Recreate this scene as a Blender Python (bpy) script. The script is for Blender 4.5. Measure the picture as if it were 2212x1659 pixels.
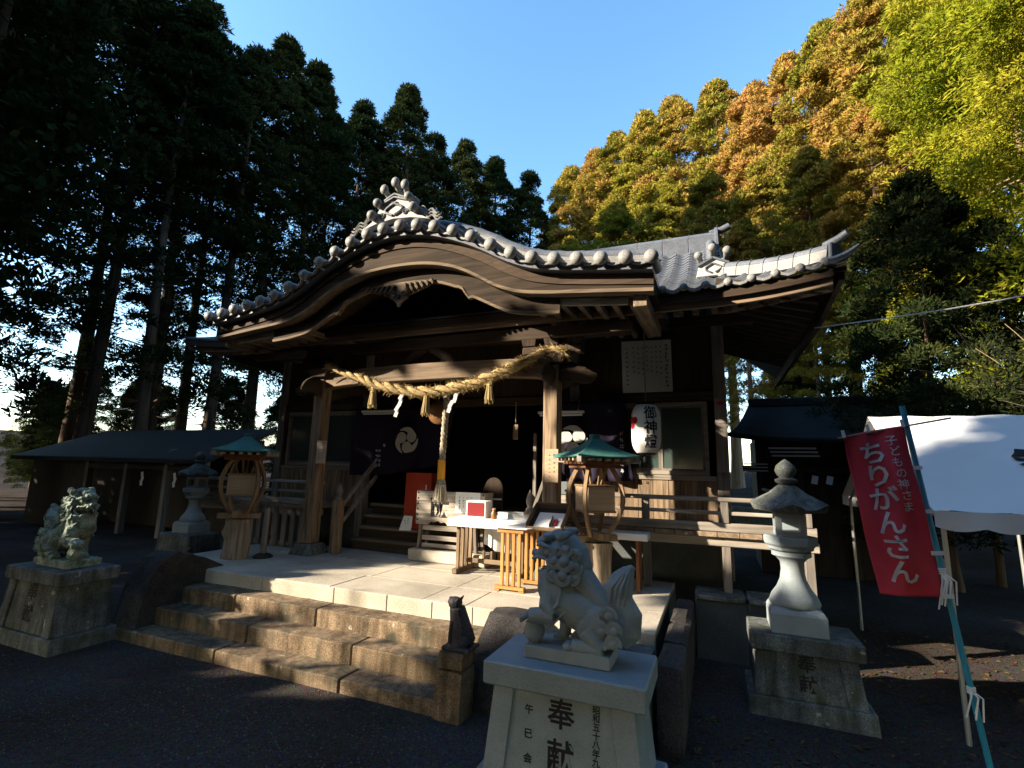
import bpy, bmesh, math, random
import numpy as np
from mathutils import Vector, Matrix, Euler
random.seed(7)
R = math.radians
scene = bpy.context.scene
for o in list(bpy.data.objects):
    bpy.data.objects.remove(o)

# ------------------------------------------------------------------ camera
cam_d = bpy.data.cameras.new('camera')
cam = bpy.data.objects.new('camera', cam_d)
scene.collection.objects.link(cam)
_right = Vector((0.92578112, 0.37732005, 0.02364112))
_down = Vector((-0.04217762, 0.16522344, -0.98535388))
_fwd = Vector((-0.37569984, 0.91122489, 0.1688752))
mw = Matrix.Identity(4)
for i in range(3):
    mw[i][0], mw[i][1], mw[i][2] = _right[i], -_down[i], -_fwd[i]
mw[2][3] = 2.15
cam.matrix_world = mw
cam_d.sensor_width = 36.0
cam_d.lens = 36.0 * 1060.0 / 2212.0
cam_d.clip_start = 0.05
cam_d.clip_end = 3000
scene.camera = cam

# ------------------------------------------------------------------ sky, sun, exposure
SUN_AZ = R(35)      # how far the sun stands in front of the facade's left-right line
SUN_EL = R(22)
S = Vector((-math.cos(SUN_AZ) * math.cos(SUN_EL), -math.sin(SUN_AZ) * math.cos(SUN_EL), math.sin(SUN_EL)))
world = bpy.data.worlds.new('World')
scene.world = world
world.use_nodes = True
nt = world.node_tree
bg = nt.nodes['Background']
sky = nt.nodes.new('ShaderNodeTexSky')
sky.sky_type = 'NISHITA'
sky.sun_disc = False
sky.sun_elevation = SUN_EL
sky.sun_rotation = math.atan2(S.x, S.y)
sky.air_density = 1.0
sky.dust_density = 0.4
sky.ozone_density = 1.0
hs = nt.nodes.new('ShaderNodeHueSaturation')
hs.inputs['Saturation'].default_value = 1.2
hs.inputs['Hue'].default_value = 0.494
nt.links.new(sky.outputs[0], hs.inputs['Color'])
nt.links.new(hs.outputs[0], bg.inputs[0])
bg.inputs[1].default_value = 0.15
sun_d = bpy.data.lights.new('sun', 'SUN')
sun_d.energy = 5.0
sun_d.angle = R(0.6)
sun_d.color = (1.0, 0.86, 0.66)
sun = bpy.data.objects.new('sun', sun_d)
scene.collection.objects.link(sun)
sun.rotation_euler = S.to_track_quat('Z', 'Y').to_euler()
sun.location = S * 60
scene.view_settings.view_transform = 'Standard'
scene.view_settings.look = 'None'
scene.view_settings.exposure = 1.72
scene.view_settings.gamma = 1.0
scene.view_settings.use_curve_mapping = False
scene.cycles.max_bounces = 5
scene.cycles.diffuse_bounces = 3
scene.cycles.transmission_bounces = 4
scene.cycles.transparent_max_bounces = 6

# ------------------------------------------------------------------ object helpers
COL = scene.collection
WM = {}                       # world matrix of every object we parent to

def reg(o, m):
    WM[o.name] = m.copy()
    return o

def tag(o, label, cat, group=None):
    o['label'] = label
    o['category'] = cat
    if group:
        o['group'] = group
    return o

def structure(o):
    o['kind'] = 'structure'
    return o

def thing(name, loc, label, cat, group=None, rz=0.0):
    o = bpy.data.objects.new(name, None)
    o.empty_display_size = 0.1
    COL.objects.link(o)
    o.location = loc
    o.rotation_euler = (0, 0, rz)
    reg(o, Matrix.Translation(Vector(loc)) @ Matrix.Rotation(rz, 4, 'Z'))
    return tag(o, label, cat, group)

def link(name, me, mat, parent=None, world_m=None):
    o = bpy.data.objects.new(name, me)
    COL.objects.link(o)
    if mat is not None and len(me.materials) == 0:
        me.materials.append(mat)
    w = world_m.copy() if world_m is not None else Matrix.Identity(4)
    if parent is not None:
        o.parent = parent
        if world_m is None:
            w = WM[parent.name].copy()
        else:
            o.matrix_local = WM[parent.name].inverted() @ w
    elif world_m is not None:
        o.matrix_world = w
    reg(o, w)
    return o

def copy_tree(src, loc, rz=0.0, scale=1.0, label=None):
    def rec(a, par):
        c = a.copy()
        COL.objects.link(c)
        c.parent = par
        for ch in a.children:
            rec(ch, c)
        return c
    r = rec(src, None)
    r.location = loc
    r.rotation_euler = (0, 0, rz)
    r.scale = (scale,) * 3 if not isinstance(scale, tuple) else scale
    if label:
        r['label'] = label
    return r

class MB:
    """collects shapes in world coordinates; build() turns them into one mesh"""
    def __init__(s):
        s.v = []
        s.f = []
    def add(s, vs, fs, m=None):
        n = len(s.v)
        if m is not None:
            vs = [m @ Vector(p) for p in vs]
        s.v += [tuple(p) for p in vs]
        s.f += [tuple(i + n for i in f) for f in fs]
        return s
    def box(s, x, y, z, sx, sy, sz, rot=None, taper=1.0):
        """centre, full sizes; taper scales the top"""
        a, b, c = sx / 2, sy / 2, sz / 2
        t = taper
        vs = [(-a, -b, -c), (a, -b, -c), (a, b, -c), (-a, b, -c), (-a * t, -b * t, c), (a * t, -b * t, c), (a * t, b * t, c), (-a * t, b * t, c)]
        fs = [(0, 3, 2, 1), (4, 5, 6, 7), (0, 1, 5, 4), (1, 2, 6, 5), (2, 3, 7, 6), (3, 0, 4, 7)]
        m = Matrix.Translation((x, y, z))
        if rot:
            m = m @ Euler(rot).to_matrix().to_4x4()
        return s.add(vs, fs, m)
    def span(s, x0, x1, y0, y1, z0, z1):
        return s.box((x0 + x1) / 2, (y0 + y1) / 2, (z0 + z1) / 2, abs(x1 - x0), abs(y1 - y0), abs(z1 - z0))
    def beam(s, p, q, w, h, up=(0, 0, 1)):
        p, q = Vector(p), Vector(q)
        d = (q - p)
        L = d.length
        d.normalize()
        upv = Vector(up)
        sd = d.cross(upv)
        if sd.length < 1e-5:
            sd = d.cross(Vector((0, 1, 0)))
        sd.normalize()
        u2 = sd.cross(d)
        m = Matrix((sd, d, u2)).transposed().to_4x4()
        m.translation = (p + q) / 2
        a, b, c = w / 2, L / 2, h / 2
        vs = [(-a, -b, -c), (a, -b, -c), (a, b, -c), (-a, b, -c), (-a, -b, c), (a, -b, c), (a, b, c), (-a, b, c)]
        fs = [(0, 3, 2, 1), (4, 5, 6, 7), (0, 1, 5, 4), (1, 2, 6, 5), (2, 3, 7, 6), (3, 0, 4, 7)]
        return s.add(vs, fs, m)
    def tube(s, pts, rad, seg=8, cap=True, flat=None):
        """rad: number or list; flat=(sx,sy) squashes the section"""
        pts = [Vector(p) for p in pts]
        n = len(pts)
        if not hasattr(rad, '__len__'):
            rad = [rad] * n
        base = len(s.v)
        ref = Vector((0, 0, 1))
        prev = None
        for i, p in enumerate(pts):
            d = (pts[min(i + 1, n - 1)] - pts[max(i - 1, 0)])
            d.normalize()
            if prev is None:
                a = d.cross(ref)
                if a.length < 1e-3:
                    a = d.cross(Vector((1, 0, 0)))
            else:
                a = prev - d * prev.dot(d)
            a.normalize()
            prev = a
            b = d.cross(a)
            fx, fy = flat if flat else (1, 1)
            for k in range(seg):
                t = 2 * math.pi * k / seg
                s.v.append(tuple(p + a * math.cos(t) * rad[i] * fx + b * math.sin(t) * rad[i] * fy))
        for i in range(n - 1):
            for k in range(seg):
                k2 = (k + 1) % seg
                s.f.append((base + i * seg + k, base + i * seg + k2, base + (i + 1) * seg + k2, base + (i + 1) * seg + k))
        if cap:
            s.f.append(tuple(base + k for k in range(seg))[::-1])
            s.f.append(tuple(base + (n - 1) * seg + k for k in range(seg)))
        return s
    def lathe(s, prof, c, seg=16, rot=0.0, axis=None):
        base = len(s.v)
        c = Vector(c)
        am = axis if axis is not None else Matrix.Identity(3)
        for r, z in prof:
            for k in range(seg):
                t = 2 * math.pi * k / seg + rot
                s.v.append(tuple(c + am @ Vector((r * math.cos(t), r * math.sin(t), z))))
        n = len(prof)
        for i in range(n - 1):
            for k in range(seg):
                k2 = (k + 1) % seg
                s.f.append((base + i * seg + k, base + i * seg + k2, base + (i + 1) * seg + k2, base + (i + 1) * seg + k))
        s.f.append(tuple(base + k for k in range(seg))[::-1])
        s.f.append(tuple(base + (n - 1) * seg + k for k in range(seg)))
        return s
    def ell(s, c, r, rot=None, seg=12, rings=8):
        if not hasattr(r, '__len__'):
            r = (r, r, r)
        m = Matrix.Translation(c)
        if rot:
            m = m @ Euler(rot).to_matrix().to_4x4()
        vs = [(0, 0, -r[2])]
        for i in range(1, rings):
            ph = -math.pi / 2 + math.pi * i / rings
            for k in range(seg):
                t = 2 * math.pi * k / seg
                vs.append((r[0] * math.cos(ph) * math.cos(t), r[1] * math.cos(ph) * math.sin(t), r[2] * math.sin(ph)))
        vs.append((0, 0, r[2]))
        fs = []
        for k in range(seg):
            fs.append((0, 1 + (k + 1) % seg, 1 + k))
        for i in range(rings - 2):
            for k in range(seg):
                a = 1 + i * seg
                k2 = (k + 1) % seg
                fs.append((a + k, a + k2, a + seg + k2, a + seg + k))
        a = 1 + (rings - 2) * seg
        for k in range(seg):
            fs.append((a + k, a + (k + 1) % seg, len(vs) - 1))
        return s.add(vs, fs, m)
    def prism(s, poly, y0, y1, plane='xz'):
        """polygon in a plane, extruded along the third axis"""
        n = len(poly)
        ar = sum(poly[i][0] * poly[(i + 1) % n][1] - poly[(i + 1) % n][0] * poly[i][1] for i in range(n))
        if ar < 0:
            poly = poly[::-1]
        if plane == 'xz':
            f = lambda a, b, t: (a, t, b)
        elif plane == 'yz':
            f = lambda a, b, t: (t, a, b)
        else:
            f = lambda a, b, t: (a, b, t)
        vs = [f(a, b, y0) for a, b in poly] + [f(a, b, y1) for a, b in poly]
        fs = [tuple(range(n)), tuple(range(2 * n - 1, n - 1, -1))]
        for i in range(n):
            j = (i + 1) % n
            fs.append((i, i + n, j + n, j))
        return s.add(vs, fs)
    def band(s, lo, hi, y0, y1):
        """curved board: lists of (x,z) for lower and upper edge, extruded y0..y1, as clean quads"""
        n = len(lo)
        vs = []
        for (x, z), (X, Z) in zip(lo, hi):
            vs += [(x, y0, z), (X, y0, Z), (X, y1, Z), (x, y1, z)]
        fs = []
        for i in range(n - 1):
            a, b = 4 * i, 4 * i + 4
            for k in range(4):
                k2 = (k + 1) % 4
                fs.append((a + k, a + k2, b + k2, b + k))
        fs += [(0, 3, 2, 1), tuple(4 * (n - 1) + k for k in range(4))]
        return s.add(vs, fs)
    def mesh(s, name, inv=None, bevel=0, smooth=False, seg=1):
        me = bpy.data.meshes.new(name)
        vs = s.v
        if inv is not None:
            vs = [tuple(inv @ Vector(p)) for p in vs]
        me.from_pydata(vs, [], s.f)
        bm = bmesh.new()
        bm.from_mesh(me)
        bmesh.ops.recalc_face_normals(bm, faces=bm.faces)
        if bevel:
            es = [e for e in bm.edges if len(e.link_faces) == 2 and e.calc_face_angle(0) > 0.5]
            bmesh.ops.bevel(bm, geom=es, offset=bevel, segments=seg, affect='EDGES', profile=0.5, clamp_overlap=True)
        if smooth:
            for f in bm.faces:
                f.smooth = True
            if smooth != 'all':
                for e in bm.edges:
                    if len(e.link_faces) == 2 and e.calc_face_angle(0) > R(smooth if smooth is not True else 40):
                        e.smooth = False
        bm.to_mesh(me)
        bm.free()
        return me
    def build(s, name, mat, parent=None, bevel=0, smooth=False, seg=1):
        inv = WM[parent.name].inverted() if parent is not None else None
        me = s.mesh(name, inv, bevel, smooth, seg)
        return link(name, me, mat, parent)

def bx(name, mat, parent, x0, x1, y0, y1, z0, z1, bevel=0.004):
    return MB().span(x0, x1, y0, y1, z0, z1).build(name, mat, parent, bevel)

def lerp_curve(tab):
    xs = [a for a, b in tab]
    ys = [b for a, b in tab]
    # monotone-ish smooth interpolation
    n = len(xs)
    ms = []
    for i in range(n):
        if i == 0:
            m = 0.0
        elif i == n - 1:
            m = (ys[i] - ys[i - 1]) / (xs[i] - xs[i - 1])
        else:
            m = (ys[i + 1] - ys[i - 1]) / (xs[i + 1] - xs[i - 1])
        ms.append(m)
    def f(x):
        x = max(xs[0], min(xs[-1], x))
        for i in range(n - 1):
            if x <= xs[i + 1]:
                h = xs[i + 1] - xs[i]
                t = (x - xs[i]) / h
                return ((2 * t**3 - 3 * t**2 + 1) * ys[i] + (t**3 - 2 * t**2 + t) * h * ms[i]
                        + (-2 * t**3 + 3 * t**2) * ys[i + 1] + (t**3 - t**2) * h * ms[i + 1])
        return ys[-1]
    return f

_tmp_scene = bpy.data.scenes.new('tmp_scene')
def evaluated_mesh(t):
    """mesh of a temporary object, worked out in an otherwise empty scene"""
    _tmp_scene.collection.objects.link(t)
    vl = _tmp_scene.view_layers[0]
    vl.update()
    me = bpy.data.meshes.new_from_object(t.evaluated_get(vl.depsgraph))
    bpy.data.objects.remove(t)
    return me

FRONT = Euler((R(90), 0, 0)).to_matrix().to_4x4()

def text(body, size, mat, parent, loc, name='lettering', rot=None, bold=0.02, vertical=True, thick=0.0015, line=1.0, shear=0.0, sx=1.0):
    """lettering lying on a surface; faces -Y unless a rotation matrix is given"""
    if vertical and len(body) > 1:
        r_ = rot if rot is not None else FRONT
        for k, ch in enumerate(body):
            off = r_.to_3x3() @ Vector((0, ((len(body) - 1) / 2 - k) * size * line * 1.05, 0))
            text(ch, size, mat, parent, Vector(loc) + off, name, rot, bold, vertical, thick, line, shear, sx)
        return None
    cu = bpy.data.curves.new(name, 'FONT')
    cu.body = body
    cu.size = size
    cu.align_x = 'CENTER'
    cu.align_y = 'CENTER'
    cu.extrude = thick
    cu.offset = bold * size
    cu.resolution_u = 2
    cu.space_line = line
    cu.shear = shear
    t = bpy.data.objects.new('tmp_text', cu)
    me = evaluated_mesh(t)
    bpy.data.curves.remove(cu)
    if sx != 1.0:
        me.transform(Matrix.Diagonal((sx, 1, 1, 1)))
    me.materials.clear()
    return link(name, me, mat, parent, Matrix.Translation(loc) @ (rot if rot is not None else FRONT))

# ------------------------------------------------------------------ materials
def _nodes(name):
    m = bpy.data.materials.new(name)
    m.use_nodes = True
    return m, m.node_tree.nodes, m.node_tree.links, m.node_tree.nodes['Principled BSDF']

def plain(name, col, rough=0.6, metal=0.0, var=0.12, scale=6.0, spec=0.3):
    m, N, L, b = _nodes(name)
    tc = N.new('ShaderNodeTexCoord')
    nz = N.new('ShaderNodeTexNoise')
    nz.inputs['Scale'].default_value = scale
    nz.inputs['Detail'].default_value = 5
    L.new(tc.outputs['Object'], nz.inputs['Vector'])
    mx = N.new('ShaderNodeMix')
    mx.data_type = 'RGBA'
    mx.inputs[6].default_value = tuple(c * (1 - var) for c in col) + (1,)
    mx.inputs[7].default_value = tuple(min(1, c * (1 + var)) for c in col) + (1,)
    L.new(nz.outputs['Fac'], mx.inputs[0])
    L.new(mx.outputs[2], b.inputs['Base Color'])
    b.inputs['Roughness'].default_value = rough
    b.inputs['Metallic'].default_value = metal
    b.inputs['Specular IOR Level'].default_value = spec
    return m

def stone(name, col, dark=0.45, scale=2.5, speck=0.25, bump=0.35, rough=0.85, moss=None, fine=90.0, lichen=None):
    m, N, L, b = _nodes(name)
    tc = N.new('ShaderNodeTexCoord')
    n1 = N.new('ShaderNodeTexNoise')
    n1.inputs['Scale'].default_value = scale
    n1.inputs['Detail'].default_value = 8
    n1.inputs['Roughness'].default_value = 0.65
    n2 = N.new('ShaderNodeTexNoise')
    n2.inputs['Scale'].default_value = fine
    n2.inputs['Detail'].default_value = 2
    for n in (n1, n2):
        L.new(tc.outputs['Object'], n.inputs['Vector'])
    r1 = N.new('ShaderNodeValToRGB')
    r1.color_ramp.elements[0].position = 0.32
    r1.color_ramp.elements[1].position = 0.62
    r1.color_ramp.elements[0].color = tuple(c * dark for c in col) + (1,)
    r1.color_ramp.elements[1].color = tuple(col) + (1,)
    L.new(n1.outputs['Fac'], r1.inputs[0])
    mx = N.new('ShaderNodeMix')
    mx.data_type = 'RGBA'
    mx.blend_type = 'OVERLAY'
    mx.inputs[0].default_value = speck
    L.new(r1.outputs[0], mx.inputs[6])
    rr = N.new('ShaderNodeValToRGB')
    rr.color_ramp.elements[0].position = 0.35
    rr.color_ramp.elements[1].position = 0.65
    L.new(n2.outputs['Fac'], rr.inputs[0])
    L.new(rr.outputs[0], mx.inputs[7])
    out = mx.outputs[2]
    if moss:
        n3 = N.new('ShaderNodeTexNoise')
        n3.inputs['Scale'].default_value = scale * 1.7
        n3.inputs['Detail'].default_value = 6
        L.new(tc.outputs['Object'], n3.inputs['Vector'])
        r3 = N.new('ShaderNodeValToRGB')
        r3.color_ramp.elements[0].position = 0.52
        r3.color_ramp.elements[1].position = 0.68
        L.new(n3.outputs['Fac'], r3.inputs[0])
        m3 = N.new('ShaderNodeMix')
        m3.data_type = 'RGBA'
        m3.inputs[7].default_value = tuple(moss) + (1,)
        L.new(r3.outputs[0], m3.inputs[0])
        L.new(out, m3.inputs[6])
        out = m3.outputs[2]
    if lichen:      # pale crusts and run-down streaks
        n4 = N.new('ShaderNodeTexNoise')
        n4.inputs['Scale'].default_value = 9
        n4.inputs['Detail'].default_value = 3
        L.new(tc.outputs['Object'], n4.inputs['Vector'])
        r4 = N.new('ShaderNodeValToRGB')
        r4.color_ramp.elements[0].position = 0.69
        r4.color_ramp.elements[1].position = 0.73
        L.new(n4.outputs['Fac'], r4.inputs[0])
        m4 = N.new('ShaderNodeMix')
        m4.data_type = 'RGBA'
        m4.inputs[7].default_value = tuple(lichen) + (1,)
        L.new(r4.outputs[0], m4.inputs[0])
        L.new(out, m4.inputs[6])
        mp = N.new('ShaderNodeMapping')
        mp.inputs['Scale'].default_value = (9, 9, 0.8)
        L.new(tc.outputs['Object'], mp.inputs['Vector'])
        n5 = N.new('ShaderNodeTexNoise')
        n5.inputs['Scale'].default_value = 1.5
        n5.inputs['Detail'].default_value = 5
        L.new(mp.outputs[0], n5.inputs['Vector'])
        r5 = N.new('ShaderNodeValToRGB')
        r5.color_ramp.elements[0].position = 0.35
        r5.color_ramp.elements[0].color = (0.45, 0.42, 0.40, 1)
        r5.color_ramp.elements[1].position = 0.6
        L.new(n5.outputs['Fac'], r5.inputs[0])
        m5 = N.new('ShaderNodeMix')
        m5.data_type = 'RGBA'
        m5.blend_type = 'MULTIPLY'
        m5.inputs[0].default_value = 0.8
        L.new(m4.outputs[2], m5.inputs[6])
        L.new(r5.outputs[0], m5.inputs[7])
        out = m5.outputs[2]
    L.new(out, b.inputs['Base Color'])
    bp = N.new('ShaderNodeBump')
    bp.inputs['Strength'].default_value = bump
    bp.inputs['Distance'].default_value = 0.01
    ad = N.new('ShaderNodeMath')
    ad.operation = 'MULTIPLY_ADD'
    ad.inputs[1].default_value = 0.4
    L.new(n2.outputs['Fac'], ad.inputs[0])
    L.new(n1.outputs['Fac'], ad.inputs[2])
    L.new(ad.outputs[0], bp.inputs['Height'])
    L.new(bp.outputs[0], b.inputs['Normal'])
    b.inputs['Roughness'].default_value = rough
    b.inputs['Specular IOR Level'].default_value = 0.25
    return m

def wood(name, col, axis=2, dark=0.5, rough=0.8, scale=9.0, bump=0.3, rnd=0.35):
    m, N, L, b = _nodes(name)
    tc = N.new('ShaderNodeTexCoord')
    mp = N.new('ShaderNodeMapping')
    sc = [scale, scale, scale]
    sc[axis] = scale * 0.07
    mp.inputs['Scale'].default_value = sc
    oi = N.new('ShaderNodeObjectInfo')
    L.new(tc.outputs['Object'], mp.inputs['Vector'])
    vm = N.new('ShaderNodeVectorMath')
    vm.operation = 'MULTIPLY_ADD'
    vm.inputs[1].default_value = (37, 53, 71)
    cb = N.new('ShaderNodeCombineXYZ')
    for k in range(3):
        L.new(oi.outputs['Random'], cb.inputs[k])
    L.new(cb.outputs[0], vm.inputs[0])
    L.new(mp.outputs[0], vm.inputs[2])
    n1 = N.new('ShaderNodeTexNoise')
    n1.inputs['Scale'].default_value = 2.2
    n1.inputs['Detail'].default_value = 7
    n1.inputs['Distortion'].default_value = 0.6
    L.new(vm.outputs[0], n1.inputs['Vector'])
    r1 = N.new('ShaderNodeValToRGB')
    r1.color_ramp.elements[0].position = 0.33
    r1.color_ramp.elements[1].position = 0.66
    r1.color_ramp.elements[0].color = tuple(c * dark for c in col) + (1,)
    r1.color_ramp.elements[1].color = tuple(col) + (1,)
    L.new(n1.outputs['Fac'], r1.inputs[0])
    n2 = N.new('ShaderNodeTexNoise')
    n2.inputs['Scale'].default_value = 1.6
    n2.inputs['Detail'].default_value = 4
    L.new(tc.outputs['Object'], n2.inputs['Vector'])
    hv = N.new('ShaderNodeHueSaturation')
    mr = N.new('ShaderNodeMapRange')
    mr.inputs['To Min'].default_value = 1 - rnd
    mr.inputs['To Max'].default_value = 1 + rnd * 0.6
    av = N.new('ShaderNodeMath')
    av.operation = 'ADD'
    L.new(oi.outputs['Random'], av.inputs[0])
    L.new(n2.outputs['Fac'], av.inputs[1])
    mr.inputs['From Min'].default_value = 0.3
    mr.inputs['From Max'].default_value = 1.6
    L.new(av.outputs[0], mr.inputs['Value'])
    L.new(mr.outputs[0], hv.inputs['Value'])
    L.new(r1.outputs[0], hv.inputs['Color'])
    L.new(hv.outputs[0], b.inputs['Base Color'])
    bp = N.new('ShaderNodeBump')
    bp.inputs['Strength'].default_value = bump
    bp.inputs['Distance'].default_value = 0.006
    L.new(n1.outputs['Fac'], bp.inputs['Height'])
    L.new(bp.outputs[0], b.inputs['Normal'])
    b.inputs['Roughness'].default_value = rough
    b.inputs['Specular IOR Level'].default_value = 0.2
    return m

def leaf(name, a, b_, c=None, trans=0.25):
    """foliage: colour drifts within a crown and from tree to tree"""
    m, N, L, b = _nodes(name)
    N.remove(b)
    out = [n for n in N if n.type == 'OUTPUT_MATERIAL'][0]
    tc = N.new('ShaderNodeTexCoord')
    oi = N.new('ShaderNodeObjectInfo')
    n1 = N.new('ShaderNodeTexNoise')
    n1.inputs['Scale'].default_value = 0.55
    n1.inputs['Detail'].default_value = 4
    n1.noise_dimensions = '4D'
    L.new(tc.outputs['Object'], n1.inputs['Vector'])
    ml = N.new('ShaderNodeMath')
    ml.operation = 'MULTIPLY'
    ml.inputs[1].default_value = 40
    L.new(oi.outputs['Random'], ml.inputs[0])
    L.new(ml.outputs[0], n1.inputs['W'])
    wn = N.new('ShaderNodeTexWhiteNoise')
    geo = N.new('ShaderNodeNewGeometry')
    L.new(geo.outputs['Random Per Island'], wn.inputs['Vector'])
    ad = N.new('ShaderNodeMath')
    ad.operation = 'MULTIPLY_ADD'
    ad.inputs[1].default_value = 0.35
    L.new(wn.outputs['Value'], ad.inputs[0])
    L.new(n1.outputs['Fac'], ad.inputs[2])
    a2 = N.new('ShaderNodeMath')
    a2.operation = 'MULTIPLY_ADD'
    a2.inputs[1].default_value = 0.25
    L.new(oi.outputs['Random'], a2.inputs[0])
    L.new(ad.outputs[0], a2.inputs[2])
    rp = N.new('ShaderNodeValToRGB')
    e = rp.color_ramp.elements
    e[0].position = 0.55
    e[0].color = tuple(a) + (1,)
    e[1].position = 0.98
    e[1].color = tuple(b_) + (1,)
    if c:
        k = e.new(0.8)
        k.color = tuple(c) + (1,)
    L.new(a2.outputs[0], rp.inputs[0])
    df = N.new('ShaderNodeBsdfDiffuse')
    tr = N.new('ShaderNodeBsdfTranslucent')
    mx = N.new('ShaderNodeMixShader')
    mx.inputs[0].default_value = trans
    L.new(rp.outputs[0], df.inputs[0])
    L.new(rp.outputs[0], tr.inputs[0])
    L.new(df.outputs[0], mx.inputs[1])
    L.new(tr.outputs[0], mx.inputs[2])
    L.new(mx.outputs[0], out.inputs[0])
    return m

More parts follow.
